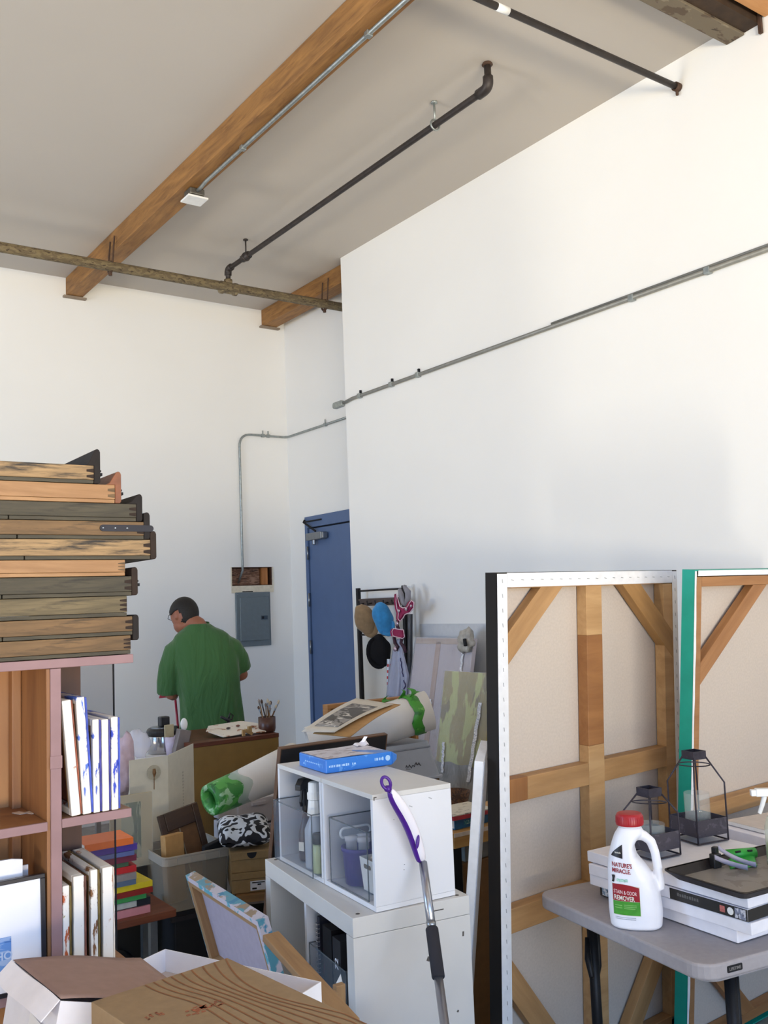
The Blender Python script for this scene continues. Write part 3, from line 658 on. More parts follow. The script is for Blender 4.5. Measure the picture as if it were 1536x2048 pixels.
m = MB(); m.lathe([(.0, 0), (.05, 0), (.058, .1), (.062, .102), (.062, .112), (.055, .112), (.048, .006), (0, .006)], n=20); m.build('tub_body', PURP, t, smooth=True)
for dx, dy in ((-.024, .016), (.022, .018), (.0, -.024)):
    m = MB(); m.lathe([(0, .012), (.018, .012), (.018, .128), (.021, .129), (.021, .142), (0, .143)], (dx, dy, 0), 14); m.build('jar', clear('jar_plastic', '#e8e8ee', .55, .1), t, smooth=True)
t = thing('white_basket', 'small white plastic basket with a slot handle in the front cube', 'basket', at(c1, .035, .07, .0205), A2)
w, l, h, k = .13, .095, .1, .0025
m = MB(); fr = lambda s, z: [(w/2-sx*w/2*s*-1 if 0 else w/2+sx*w/2*s, l/2+sy*l/2*s, z) for sx, sy in ((-1, -1), (1, -1), (1, 1), (-1, 1))]
m.loft([fr(.86, 0), fr(1, h), fr(.96, h), fr(.83, k)]); m.build('basket_body', WHITE, t, bevel=.002)
m = MB(); m.prism(rrect(.045, .014, .0068, c=(l/2, h*.77)), .0015, .003, 'x'); m.build('handle_slot', mat('slot_shadow_tan', '#6e6250', .8), t)
m = MB(); m.ell((w/2, l/2, h*.9), (.05, .036, .03)); m.build('cloth_filling', mat('beige_cloth', '#c8b8aa', .9), t, smooth=True)
t = MB(); t.ell((0, 0, 0), (.03, .022, .026)); t.tube([(0, 0, -.02), (.01, 0, -.13)], .012)
tag(t.build('pink_brush', mat('pink_plastic', '#d4587e', .4, var=.03), loc=at(c1, .19, .09, .178), smooth=True), 'round pink head peeking over the clear bin in the front cube', 'brush')
# bottles in the rear cube
t = thing('spray_bottle', 'black spray bottle with brown body in the rear cube bin', 'spray bottle', at(c2, .055, .235, .0205), A2+.5)
MB().lathe([(0, 0), (.036, 0), (.038, .01), (.038, .09), (.022, .14), (.016, .165), (0, .165)], n=18, sy=.75).build('bottle_body', mat('brown_bottle', '#4a3b38', .35), t, smooth=True)
m = MB(); m.loft([[(-.05, -.012, .24), (-.05, .012, .24), (-.05, .012, .258), (-.05, -.012, .258)], [(-.03, -.014, .245), (-.03, .014, .245), (-.03, .014, .277), (-.03, -.014, .277)], [(.03, -.014, .235), (.03, .014, .235), (.03, .014, .278), (.03, -.014, .278)], [(.05, -.01, .235), (.05, .01, .235), (.05, .01, .255), (.05, -.01, .255)]]); m.lathe([(0, .166), (.017, .166), (.015, .245), (0, .245)], n=14); m.tube([(-.025, 0, .245), (-.035, 0, .2), (-.03, 0, .185)], .006); m.build('spray_trigger', CAPB, t, bevel=.004)
MB().box((-.0385, .0, .05), (.001, .022, .03)).build('bottle_label', mat('label_white', '#d7d3c8', .6), t)
t = thing('clear_bottle', 'clear bottle with tall ribbed white cap in the rear cube bin', 'bottle', at(c2, .035, .125, .0205), A2)
MB().lathe([(0, 0), (.036, 0), (.038, .008), (.038, .125), (.02, .165), (.019, .17), (0, .17)], n=20).build('bottle_body', clear('cloudy_plastic', '#cfd6e2', .62, .25), t, smooth=True)
m = MB(); m.lathe([(0, .171), (.028, .171), (.022, .222), (0, .222)], n=12); m.build('ribbed_neck', WHITE, t)
m = MB(); m.lathe([(0, .223), (.0255, .223), (.0255, .246), (.022, .248), (.021, .278), (.017, .281), (0, .281)], n=18); m.build('cap', WHITE, t, smooth=False, bevel=.002)
t = thing('green_bottle', 'small pale green bottle with a dark cap in the rear cube bin', 'bottle', at(c2, .015, .06, .0205), A2)
MB().lathe([(0, 0), (.022, 0), (.023, .005), (.023, .085), (.018, .092), (0, .092)], n=18).build('bottle_body', mat('pale_green_liquid', '#aab58a', .3), t, smooth=True)
MB().lathe([(0, .093), (.022, .093), (.022, .122), (.019, .125), (0, .125)], n=18).build('cap', mat('charcoal_cap', '#3b3836', .4), t, smooth=True)

# blue ream on the rear cube
zt = Z2+.335+.0015
a, b, c = P(652, 1548, 'z', zt), P(603, 1529, 'z', zt), P(790, 1529, 'z', zt)
u = (c-a).normalized(); v = Vector((-u.y, u.x, 0)); L = (c-a).length-.01; Wd = min(.215, abs((b-a).dot(v))+.02)
t = frame_thing('paper_ream', 'opened blue printer paper package lying on the rear white cube', 'paper ream', a, u, v, Vector((0, 0, 1)))
RB = blotch('blue_wrapper', '#2f79d2', [(.64, '#5a98e0')], scale=30, rough=.3)
hh = .046
m = MB(); m.b2((0, 0, 0), (L, Wd, hh)); m.loft([[(L, 0, .0), (L, Wd, .0), (L, Wd, hh), (L, 0, hh)], [(L+.03, .02, .012), (L+.02, Wd-.02, .012), (L+.022, Wd-.02, .032), (L+.032, .02, .03)]]); m.build('wrapper', RB, t, bevel=.004)
m = MB(); m.surf(lambda p, q: (.004+p*(L-.01), .004+q*(Wd-.008), hh+.0012+.002*math.sin(5*p+3*q)*p), 12, 8); top = m.build('printed_top', blotch('faded_ream_top', '#cdc7cd', [(.58, '#9f9094'), (.65, '#7a6c70')], scale=16, rough=.4, stretch=(1, 2.5, 1)), t)
m = MB(); m.surf(lambda p, q: (L-.05+p*.05+.01*q, Wd-.05+.05*q, hh+.004+.014*q*p+.003*math.sin(9*p)), 6, 6); m.surf(lambda p, q: (L-.012+p*.008+.014*q, Wd-.01-.012*p, hh+.012+.018*q), 3, 3); m.build('torn_flap', [mat('torn_white', '#eeeaf0', .5)], t, solid=.0006)
WI = mat('white_ink', '#a9cdf2', .5, var=0)
m = MB()
def dash(x0, x1, z, hgt):
    x = x0
    while x < x1: w_ = rnd.uniform(.003, .007); m.prism(rrect(w_, hgt*rnd.uniform(.7, 1), .0008, 2, (x+w_/2, z)), -.0008, -.0001, 'y'); x += w_+rnd.uniform(.001, .004)
dash(.012, .05, .022, .008); dash(.06, .085, .022, .009); dash(.1, .115, .022, .008); dash(L-.07, L-.035, .026, .011)
m.build('printed_marks', WI, t)['kind'] = 'stuff'
m = MB(); m.prism([(L-.018+.0095*math.cos(a_), .026+.0095*math.sin(a_)) for a_ in [2*PI*k/20 for k in range(20)]], -.0008, -.0001, 'y'); m.build('round_mark', WI, t)
m = MB()
for k in range(9): m.box((-.0004, Wd*(.25+.07*k), .024 if k < 8 else .014), (.0006, .008, .004))
m.build('side_print', WI, t)['kind'] = 'stuff'

# ---- contents of the unit's near upper cell
t2 = clearbin('clear bin of magazines in the floor shelf unit', unit, .005, .075, .3925, .36, .285, .225)
t = thing('spiral_notebook', 'dark spiral notebook standing in the floor unit bin', 'notebook', at(unit, .02, .305, .397), A1)
MB().b2((0, 0, 0), (.2, .02, .31)).build('cover', mat('notebook_navy', '#20202c', .6), t)
m = MB()
for k in range(22): m.tube([(-.003+.0055*math.cos(a), .01+.011*math.sin(a), .012+.0132*k) for a in [2*PI*j/8 for j in range(8)]], .0013, 5, closed=True)
m.build('spiral_binding', mat('grey_wire', '#9a9aa0', .3, .8), t)['kind'] = 'stuff'
t = thing('magazine', 'black magazine with red swirl standing in the floor unit bin', 'magazine', at(unit, .015, .2, .397), A1)
MB().b2((0, 0, 0), (.21, .07, .3)).build('pages', blotch('dark_cover', '#191518', [(.6, '#5e1d20'), (.68, '#8e3a2a')], scale=7, rough=.35, stretch=(1, 3, 1)), t)
t = thing('binder', 'black binder with white 72 on the spine in the floor unit', 'binder', at(unit, .012, .125, .397), A1)
MB().b2((0, 0, 0), (.22, .06, .29)).build('cover', mat('binder_black', '#1d1c22', .5), t)
MB().text('72', .034, lambda p, q: (-.0006, .012+q*1.0+.008, .2-.0+p), .001).build('spine_number', mat('spine_white', '#d6d6de', .5, var=0), t)
m = MB(); m.surf(lambda p, q: (.02*p-.012, .085+.03*q, .5+.05*q+.03*p), 3, 3)
tag(m.build('paper_tag', WHITE, unit and None, solid=.001, loc=None), 'white paper corner poking out of the floor unit bin', 'paper'); o = bpy.data.objects['paper_tag']; o.location = at(unit, -.002, .0, .02); o.rotation_euler.z = A1

# ---- black board leaning behind the cubes
def leanboard(name, label, cat, TL, TR, BL, thick, mats, edge):
    u = (TR-TL); w = u.length; u.normalize(); v = (TL-BL); h = v.length; v.normalize(); n = u.cross(v).normalized()
    t = frame_thing(name, label, cat, BL, u, n.cross(u).normalized(), n)
    return t, w, h
yb_ = 3.12
TL, TR = P(561, 1498, 'y', yb_+.07), P(775, 1468, 'y', yb_+.07); zt = (TL.z+TR.z)/2
TL.z = TR.z = zt
BL = Vector((TL.x, TL.y+.27, .012))
t, w, h = leanboard('black_board', 'large black panel with thin brown edge leaning behind the white cubes', 'board', TL, TR, BL, .02, None, None)
MB().b2((.004, .004, -.02), (w-.004, h-.004, 0)).build('panel', mat('black_panel', '#1a1718', .6, var=.08), t)
m = MB(); m.b2((0, h-.004, -.022), (w, h, .001)); m.b2((0, 0, -.022), (.004, h-.004, .001)); m.b2((w-.004, 0, -.022), (w, h-.004, .001)); m.b2((.004, 0, -.022), (w-.004, .004, .001)); m.build('edge_band', wood('edge_walnut', '#4a3020', '#6b4a30', 'x', 8), t)

# ---- floor mop handle
q0, q1 = P(846, 1725, 'y', 2.29), P(889, 2046, 'y', 2.03)
d = (q1-q0).normalized(); foot = q0+d*((q0.z-.03)/-d.z)
t = thing('floor_mop', 'white and purple spray-mop handle with silver pole leaning on the front cube', 'mop', (foot.x, foot.y, 0))
Lc = lambda p: Vector(p)-Vector((foot.x, foot.y, 0))
ALU = mat('aluminium_tube', '#a7a9b2', .3, .85, var=.03)
A_ = q0+d*.0
def along(p): return (q0.z-p)/(-d.z)
g0, g1, g2 = P(855, 1858, 'y', 2.185), P(867, 1955, 'y', 2.10), None
pt = lambda s: q0+d*s
s0 = (g0-q0).length; s1 = (g1-q0).length
MB().tube([Lc(pt(0)), Lc(pt(s0))], .0125, 16).build('pole', ALU, t, smooth=True)
MB().tube([Lc(pt(s0)), Lc(pt(s0+.004)), Lc(pt(s1-.004)), Lc(pt(s1))], [.0165, .018, .018, .0165], 16).build('foam_grip', mat('black_foam', '#24232a', .85), t, smooth=True)
MB().tube([Lc(pt(s1)), Lc(foot)], .0125, 16).build('pole', ALU, t, smooth=True)
MB().tube([Lc(pt(s0-.018)), Lc(pt(s0-.001))], .0136, 16).build('pole_collar', STEEL, t, smooth=True)
hp = [P(846, 1726, 'y', 2.29), P(836, 1690, 'y', 2.29), P(825, 1655, 'y', 2.285), P(808, 1622, 'y', 2.28), P(791, 1597, 'y', 2.275), P(779, 1578, 'y', 2.27)]
MB().tube([Lc(p) for p in hp], [.0145, .0165, .0185, .0185, .017, .0105], 14).build('handle', mat('mop_white', '#eeeaf2', .3, var=0), t, smooth=True, sub=1)
PU = mat('mop_purple', '#4b1f85', .35, var=.02)
off = Vector((-.006, .003, -.003))
MB().tube([Lc(p+off) for p in hp[:-1]]+[Lc(hp[-1])], [.012, .0145, .0165, .0165, .015, .011], 14).build('handle_underside', PU, t, smooth=True, sub=1)
rc = P(772, 1566, 'y', 2.268)
m = MB(); ax = _R*.0; ring = [Lc(rc+_R*.0125*math.cos(a)+(_U*.9+_R*-.2)*.0195*math.sin(a)) for a in [2*PI*k/20 for k in range(20)]]
m.tube(ring, .0048, 8, closed=True); m.tube([Lc(rc+_U*-.016), Lc(hp[-1])], [.009, .011], 10); m.build('hanging_loop', PU, t, smooth=True)
bt = P(832, 1684, 'y', 2.27); m = MB(); m.ell(Lc(bt+Vector((.004, -.003, 0))), (.0055, .005, .02), Matrix.Rotation(.22, 3, 'Y')); m.build('spray_button', PU, t, smooth=True)
fz = Vector((0, 0, .0))
m = MB(); m.box((0, -.02, .014), (.26, .11, .026), Rz(.25)); m.build('mop_head', mat('mop_head_grey', '#7b7690', .5), t, bevel=.008)

# ---- small painting on the low easel, back towards us
TL, TR = P(372, 1750, 'z', .72), P(517, 1843, 'z', .72)
u = (TR-TL); w = u.length; u.normalize(); side = Vector((u.y, -u.x, 0))
if side.x > 0: side = -side          # away from the shelf unit
v = (Vector((0, 0, 1))*.966+side*.26).normalized(); n = u.cross(v).normalized(); h = .35
o = TL-v*h
t = frame_thing('stretched_painting', 'small stretched painting seen from behind with turquoise paint on its edges', 'painting', o, u, v, n)
EDGE = blotch('painterly_edge', '#b9b3bd', [(.5, '#4f8da0'), (.57, '#8f7a62'), (.63, '#2f7a9c'), (.68, '#c9b9a0')], scale=9, rough=.5)
k = .035
m = MB(); m.b2((0, h-.003, -.034), (w, h, .002)); m.b2((0, 0, -.034), (.003, h-.003, .002)); m.b2((w-.003, 0, -.034), (w, h-.003, .002)); m.b2((0.003, 0, -.034), (w-.003, .003, .002)); m.b2((.003, .003, -.034), (w-.003, h-.003, -.0315)); m.build('painted_canvas', EDGE, t)
m = MB(); m.b2((.003, h-.018, .002), (w-.003, h, .003)); m.b2((w-.02, .003, .002), (w, h-.018, .003)); m.build('folded_canvas', blotch('folded_edge', '#c4bcc8', [(.55, '#5da3b5'), (.62, '#8e4f80')], scale=14), t)
PINE = wood('stretcher_pine', '#b98a58', '#d2a874', 'z', 10); PINEX = wood('stretcher_pine_x', '#8f6d49', '#ab8860', 'x', 10); PINEY = wood('stretcher_pine_y', '#8f6d49', '#ab8860', 'y', 10)
for nm, a_, b_ in (('stretcher_bar', (.004, .004, -.03), (k, h-.019, .0015)), ('stretcher_bar', (w-k, .004, -.03), (w-.004, h-.019, .0015)), ('stretcher_bar', (k, .004, -.03), (w-k, k, .0015)), ('stretcher_bar', (k, h-k, -.03), (w-k, h-.019, .0015))):
    MB().b2(a_, b_).build(nm, PINEY if b_[1] > .2 and a_[1] < .1 else PINEX, t)
MB().b2((k, k, -.031), (w-k, h-k, -.028)).build('canvas_back', mat('grey_canvas_back', '#a89fae', .85, var=.03), t)
# low wooden easel that holds it, and its loose planks
t = thing('wooden_easel', 'low wooden easel of tan planks between painting and white shelf unit', 'easel', (1.42, 2.75, 0))
EW = wood('easel_wood', '#826040', '#a38158', 'x', 10)
def plank(pa, pb, wd, th, name, parent, org, up=Vector((0, 0, 1))):
    d = (pb-pa); L = d.length; d.normalize(); s = d.cross(up).normalized(); w2 = s.cross(d)
    R = Matrix((d, s, w2)).transposed()
    m = MB(); m.b2((-L/2, -wd/2, -th/2), (L/2, wd/2, th/2)); o = m.build(name, EW, parent, bevel=.002)
    o.matrix_local = Matrix.Translation((pa+pb)/2-org) @ R.to_4x4(); return o
org = Vector((1.42, 2.75, 0))
plank(D(541, 1872, 2.66), D(702, 2050, 2.3), .05, .02, 'rail', t, org)
for px, py, px2, py2, Z in ((627, 1962, 630, 2080, 2.62), (664, 1985, 660, 2140, 2.5), (678, 1968, 672, 2120, 2.56)):
    a_ = D(px, py, Z); plank(a_, Vector((a_.x, a_.y+.02, .003)), .03, .02, 'leg', t, org, Vector((0, 1, 0)))
o_ = TL-v*h
plank(o_+u*.02-Vector((0, 0, .02)), o_+u*(w-.02)-Vector((0, 0, .02)), .06, .016, 'ledge', t, org)
for s in (.15, .85):
    a_ = o_+u*(w*s)-Vector((0, 0, .030)); plank(a_, Vector((a_.x, a_.y, .003)), .03, .02, 'leg', t, org, Vector((0, 1, 0)))
m = MB(); c0 = D(622, 2020, 2.72)
m.surf(lambda p, q: (c0.x-.09+.13*p, c0.y-.08+.15*q, .004+(c0.z+.05)*(math.sin(PI*p)*math.sin(PI*q))**.5*(1+.35*noise.noise((p*3, q*3, 2)))), 16, 16)
tag(m.build('white_cloth', mat('white_cloth', '#d9d7dc', .9, var=.03), smooth=True, solid=.002), 'crumpled white cloth on the floor below the easel planks', 'cloth')
bp = D(716, 2052, 2.5)
t = thing('blue_bottle', 'rounded bright blue bottle at the bottom edge beside the white shelf unit', 'bottle', (bp.x-.01, bp.y-.05, 0))
zz = bp.z
MB().lathe([(0, 0), (.06, 0), (.065, .01), (.065, zz-.07), (.06, zz-.03), (.045, zz), (.025, zz+.014), (0, zz+.018)], n=28).build('bottle_body', mat('bright_blue', '#2f5fd0', .3, var=.08), t, smooth=True)
MB().tube([(.0, -.0, zz+.012), (.03, -.01, zz+.006), (.06, -.02, zz-.03), (.068, -.02, zz-.1)], .007).build('dark_seam', mat('navy_trim', '#1a2350', .4), t, smooth=True)

# ---- stack of books on a stool
st = P(300, 1828, 'y', 3.88)
t = thing('stool', 'low reddish wooden stool under the pile of colourful books', 'stool', (1.33, 3.87, 0))
zt = st.z
RW = wood('red_stool_wood', '#5e2f1c', '#7d4428', 'x', 8, .5)
MB().b2((-.16, 0, zt-.032), (.285, .3, zt)).build('seat', RW, t, bevel=.004)
for lx, ly in ((-.13, .03), (.2, .05), (-.13, .27), (.25, .27)): MB().b2((lx-.015, ly-.015, 0), (lx+.015, ly+.015, zt-.033)).build('leg', STEEL, t)
bk = [  # right px, top py, bottom py, colour, name of look
 (301, 1812, 1827, '#c98a96', 'pale pink book at the bottom of the pile'), (303, 1796, 1811, '#20242e', 'black book with white page edge near the pile bottom'),
 (293, 1786, 1796, '#3f9a55', 'green book under the dark red one in the pile'), (305, 1775, 1786, '#8a2522', 'dark red book right under the yellow one'),
 (306, 1763, 1775, '#d8c62a', 'wide yellow book with black drawing on its cover'), (271, 1752, 1763, '#5a6f8c', 'steel-blue book resting on the yellow one'),
 (272, 1739, 1752, '#8f8a8c', 'grey book under the bright red one'), (274, 1726, 1739, '#c1252a', 'bright red book in the middle of the pile'),
 (259, 1717, 1726, '#4f6b52', 'short grey-green book above the bright red one'), (274, 1704, 1717, '#7a2f46', 'maroon book in the upper pile'),
 (268, 1695, 1704, '#5c6aa0', 'slim greyish-blue book below the purple one'), (275, 1682, 1695, '#4a3596', 'purple book second from the top'),
 (266, 1668, 1682, '#e0702c', 'orange book on top of the pile')]
zb = zt+.001; rnd = random.Random(11)
for i, (px, pt_, pb_, c, lab) in enumerate(bk):
    th = max(.014, P(px, pt_, 'y', 3.9).z-P(px, pb_, 'y', 3.9).z); x1 = P(px, pb_, 'y', 3.9).x
    wb = .24 if x1 > 1.46 else .2
    t = thing('book', lab, 'book', (x1, 3.9+rnd.uniform(-.008, .012), zb), rnd.uniform(-.05, .05), 'colourful books piled on the stool')
    cv = mat('book_'+c, c, .45, var=.04); dep = .2 if x1 > 1.46 else .17
    m = MB(); m.b2((-wb, 0, 0), (0, dep, .0022)); m.b2((-wb, 0, th-.0022-.0008), (0, dep, th-.0008)); m.b2((-wb, 0, .0022), (0, .003, th-.003)); m.build('cover', cv, t)
    MB().b2((-wb+.002, .0032, .0024), (-.003, dep-.004, th-.0034)).build('pages', mat('page_edge', '#cfc8bd', .8, var=.05, scale=200), t)
    if i == 4:
        m = MB(); m.tube([(-.2+.02*k, .06+.05*math.sin(k*1.1), th-.0004) for k in range(9)], .003, 5); m.build('cover_drawing', DARK, t)
    if i == 1: MB().b2((-wb+.02, -.0012, .003), (-.06, -.0002, th-.004)).build('spine_label', mat('spine_pale', '#b9c2c2', .6), t)
    zb += th
# black wheel and black crate on the floor
wp = P(240, 1868, 'y', 4.3); 
t = thing('castor', 'black disc wheel standing on the floor under the stool of books', 'wheel', (wp.x-.06, 4.23, 0))
m = MB(); m.tube([(-.0+.085*math.cos(a)*1, 0, .112+.085*math.sin(a)) for a in [2*PI*k/24 for k in range(24)]], .026, 10, closed=True); m.build('tyre', CAPB, t, smooth=True)
m = MB(); m.prism([(.075*math.cos(a), .112+.075*math.sin(a)) for a in [2*PI*k/24 for k in range(24)]], -.012, .012, 'y'); m.build('wheel_disc', mat('wheel_black', '#121214', .7), t)

# ---- clear storage tote with frames in it, on a black crate
FL, FR, BLc = P(326, 1718, 'z', .6), P(466, 1692, 'z', .6), P(262, 1682, 'z', .6)
u = (FR-FL); w = u.length; u.normalize(); v = Vector((-u.y, u.x, 0)); dep = .34; h = .245
t = frame_thing('storage_tote', 'frosted clear storage tote holding picture frames, on the black crate', 'storage tote', FL-Vector((0, 0, h)), u, v, Vector((0, 0, 1)))
TOTE = clear('frosted_tote', '#a59c8d', .42, .3); TOTE2 = clear('frosted_rim', '#bdb6aa', .66, .3)
sc = lambda s, z, r=.03: [(w/2+(x)*s, dep/2+y*s, z) for x, y in rrect(w, dep, r)]
m = MB(); m.loft([sc(.86, 0), sc(.955, h-.04)], cap=False); f = [m.V(p) for p in sc(.86, 0)]; m.Fc(f); m.build('tote_walls', TOTE, t, solid=.002, smooth=False)
m = MB(); m.loft([sc(.955, h-.04), sc(.985, h-.038), sc(.985, h-.008), sc(1.0, h-.006), sc(1.0, h), sc(.965, h)], cap=False); m.build('tote_rim', TOTE2, t, solid=.002)
for s in (.2, .4, .6, .8): MB().b2((w*s-.002, -.004, h-.036), (w*s+.002, .001, h-.008)).build('rim_rib', TOTE2, t)
org = FL-Vector((0, 0, h)); G = lambda x, y, z: org+u*x+v*y+Vector((0, 0, z))
tc = thing('black_crate', 'black crate on the floor under the clear tote', 'crate', (0, 0, 0)); tc.matrix_world = Matrix(((u.x, v.x, 0, org.x), (u.y, v.y, 0, org.y), (0, 0, 1, 0), (0, 0, 0, 1)))
zc_ = org.z-.003
m = MB(); m.b2((.06, .03, 0), (w-.02, dep, zc_)); m.build('crate_body', mat('crate_black', '#141215', .7), tc, bevel=.006)
MB().b2((.04, .02, zc_-.04), (w, .0295, zc_-.02)).build('crate_rim', mat('crate_edge', '#221d20', .6), tc)
def leanthing(name, label, cat, x, y, z, tilt, rz, group=None):
    e = thing(name, label, cat, G(x, y, z), math.atan2(u.y, u.x)+rz); e.rotation_euler.x = tilt; return e
t = leanthing('kraft_folder', 'tan kraft folder standing at the left in the clear tote', 'folder', .06, .1, .012, -.08, .25)
MB().b2((0, 0, 0), (.1, .04, .30)).build('folder', mat('kraft_tan', '#b48a56', .75, var=.05), t, bevel=.003)
t = leanthing('picture_frame', 'dark brown empty picture frame leaning in the clear tote', 'picture frame', .115, .14, .05, -.16, .02); t.rotation_euler.y = -.2
FRW = wood('dark_frame_wood', '#2f1d14', '#46301f', 'x', 8, .45)
fw, fh, k = .2, .35, .03
for a_, b_ in (((0, 0, 0), (k, .02, fh)), ((fw-k, 0, 0), (fw, .02, fh)), ((k, 0, 0), (fw-k, .02, k)), ((k, 0, fh-.085), (fw-k, .02, fh))): MB().b2(a_, b_).build('frame_side', FRW, t, bevel=.004)
MB().b2((k, .012, k), (fw-k, .018, fh-.085)).build('frame_backing', mat('brown_backing', '#6b4a2c', .7, var=.08), t)
MB().b2((k+.055, .006, k), (k+.061, .0115, fh-.085)).build('glass_edge', mat('pale_edge', '#8a7a66', .4), t)
t = leanthing('black_case', 'black folded case sticking up at the right side of the tote', 'case', .2, .05, .012, -.05, .0)
m = MB(); m.prism([(.02, 0), (.12, 0), (.14, .25), (.115, .275), (.1, .255), (.02, .235)], 0, .04, 'y'); m.build('case_body', mat('case_black', '#141316', .8), t, bevel=.004)

# ---- shoe boxes and cushion on a low table
Sz = .60
a_, b_ = P(461, 1706, 'z', Sz), P(551, 1697, 'z', Sz)
u2 = (b_-a_); w2 = u2.length; u2.normalize(); v2 = Vector((-u2.y, u2.x, 0)); z0 = P(470, 1788, 'y', a_.y).z
SHOE = mat('shoebox_kraft', '#8d744f', .75, var=.05, scale=40)
hb = (Sz-z0-.004)/2
fz = lambda z: Matrix(((u2.x, v2.x, 0, a_.x), (u2.y, v2.y, 0, a_.y), (0, 0, 1, z), (0, 0, 0, 1)))
for i, lab in enumerate(('lower kraft shoebox with a white printed label', 'upper kraft shoebox with a half-moon finger hole under the cushion')):
    t = thing('shoebox', lab, 'box', group='kraft shoeboxes on the low table'); t.matrix_world = fz(z0+i*(hb+.0015))
    MB().b2((.003, .003, 0), (w2-.003, .24, hb-.03)).build('box_body', SHOE, t, bevel=.0015)
    MB().b2((0, 0, hb-.029 if i == 0 else hb-.034), (w2, .243, hb)).build('lid', SHOE, t, bevel=.0015)
    if i == 1:
        m = MB(); m.prism([(w2*.36, hb-.004)]+[(w2*.36+.022+.022*math.cos(a), hb-.004-.026*math.sin(-a) if 0 else hb-.004+.026*math.sin(a)) for a in [PI+PI*k/10 for k in range(11)]], -.001, -.0002, 'y'); m.build('finger_hole', DARK, t)
    else:
        m = MB(); m.b2((w2*.42, .0005, .008), (w2*.8, .0022, hb-.04)); l_ = m.build('label', mat('box_label', '#c9ccd4', .6), t)
        m = MB(); m.b2((w2*.46, -.001, .013), (w2*.56, .0004, .02)); m.b2((w2*.58, -.001, .03), (w2*.66, .0004, .036)); m.b2((w2*.46, -.001, .04), (w2*.74, .0004, .044)); m.build('label_print', DARK, l_)
t = thing('low_table', 'low dark-legged wooden table under the kraft shoeboxes', 'table'); t.matrix_world = fz(0)
MB().b2((.02, -.03, z0-.032), (w2+.08, .42, z0-.002)).build('table_top', wood('low_table_wood', '#6d4c2a', '#8a6a40', 'x', 8), t)
for x, y in ((.04, .0), (w2+.05, .0), (.04, .38), (w2+.05, .38)): MB().b2((x-.015, y-.015, 0), (x+.015, y+.015, z0-.033)).build('leg', DARK, t)
MB().b2((.06, .02, .002), (w2+.03, .36, .26)).build('dark_block', mat('under_table_black', '#17130f', .9), t)  # plain dark block fills the space under the table top
# cushion
t = NT('floral_fabric'); vv = t.coords((1, 1, 1)); vo = t.add('ShaderNodeTexVoronoi', Scale=17.0, feature='F1'); 
nz = t.add('ShaderNodeTexNoise', Scale=14.0, Detail=2.0); t.link(vv, nz.inputs['Vector'])
mxv = t.add('ShaderNodeMix', data_type='VECTOR'); mxv.inputs['Factor'].default_value = .1; t.link(vv, mxv.inputs['A']); t.link(nz.outputs['Color'], mxv.inputs['B']); t.link(mxv.outputs['Result'], vo.inputs['Vector'])
t.link(t.ramp(vo.outputs['Distance'], [(.33, '#17161b'), (.36, '#d4d6da'), (.58, '#d4d6da'), (.61, '#1b1a20')]), t.b.inputs['Base Color']); t.b.inputs['Roughness'].default_value = .85
FLOR = t.m
def cush(w, d, h):
    def fn(uu, vv_):
        x, y = uu*2-1, vv_*2-1
        e = max(0, (1-x**4))*max(0, (1-y**4)); s = 1-.1*(x*x*y*y)*0-.08*(1-abs(x)**2)*(abs(y)**3)*0
        return x*w/2*(1-.09*(1-y*y)*0), y*d/2, h/2*e**.5
    return fn
f = cush(.24, .26, .1)
m = MB(); m.surf(lambda p, q: Vector(f(p, q))+Vector((0, 0, .012*noise.noise((p*4, q*4, 0)))), 20, 20); m.surf(lambda p, q: Vector((f(p, q)[0], f(p, q)[1], -f(p, q)[2]*.8)), 20, 20)
bmesh.ops.remove_doubles(m.bm, verts=m.bm.verts[:], dist=.0015)
cz = Sz+.062
o = m.build('cushion', FLOR, smooth=True, sub=1); o.matrix_world = Matrix(((u2.x, v2.x, 0, a_.x+u2.x*.075+v2.x*.13), (u2.y, v2.y, 0, a_.y+u2.y*.075+v2.y*.13), (0, 0, 1, cz), (0, 0, 0, 1))) @ Matrix.Rotation(.18, 4, 'X')
tag(o, 'black and white floral cushion lying on the upper shoebox', 'cushion')
# white drawer boxes behind the cushion
q = P(476, 1632, 'y', 4.55)
t = thing('drawer_tower', 'pale plastic drawer tower behind the floral cushion', 'drawer tower', (q.x, 4.55, 0))
PW = mat('pale_plastic', '#b9b7bd', .5, var=.03)
for k in range(5): 
    dwr = MB().b2((0, 0, .14*k+.005), (.24, .3, .14*k+.135)).build('drawer', PW, t, bevel=.006); MB().b2((.08, -.008, .14*k+.1), (.16, -.0005, .14*k+.115)).build('drawer_handle', PW, dwr)
# green-taped roll on the left
WPAP = mat('white_roll_paper', '#d6d3cf', .75, var=.03, scale=9)
TAPEG = blotch('green_tape', '#2f7a34', [(.52, '#4f9a48'), (.6, '#8fb890'), (.66, '#1f5a2c')], scale=14, rough=.45)
def roll(name, label, ea, eb, r, r1=None):
    r1 = r1 or r
    d = (eb-ea); L = d.length; d.normalize(); s = d.cross(Vector((0, 0, 1))).normalized(); w_ = s.cross(d)
    t = frame_thing(name, label, 'paper roll', ea, s, w_, d)
    m = MB(); n = 28
    def rg(rr, z):
        f = rr*(1+(r1/r-1)*max(0, min(1, z/L))); return [(f*math.cos(2*PI*k/n), f*math.sin(2*PI*k/n), z) for k in range(n)]
    m.loft([rg(r, 0), rg(r, L*.3), rg(r*1.0, L*.6), rg(r, L), rg(r*.82, L), rg(r*.82, 0), rg(r, 0)], cap=False); m.build('paper_tube', WPAP, t, smooth=True, angle=1)
    return t, L, rg
ea, eb = D(424, 1599, 4.15), D(592, 1526, 4.5)
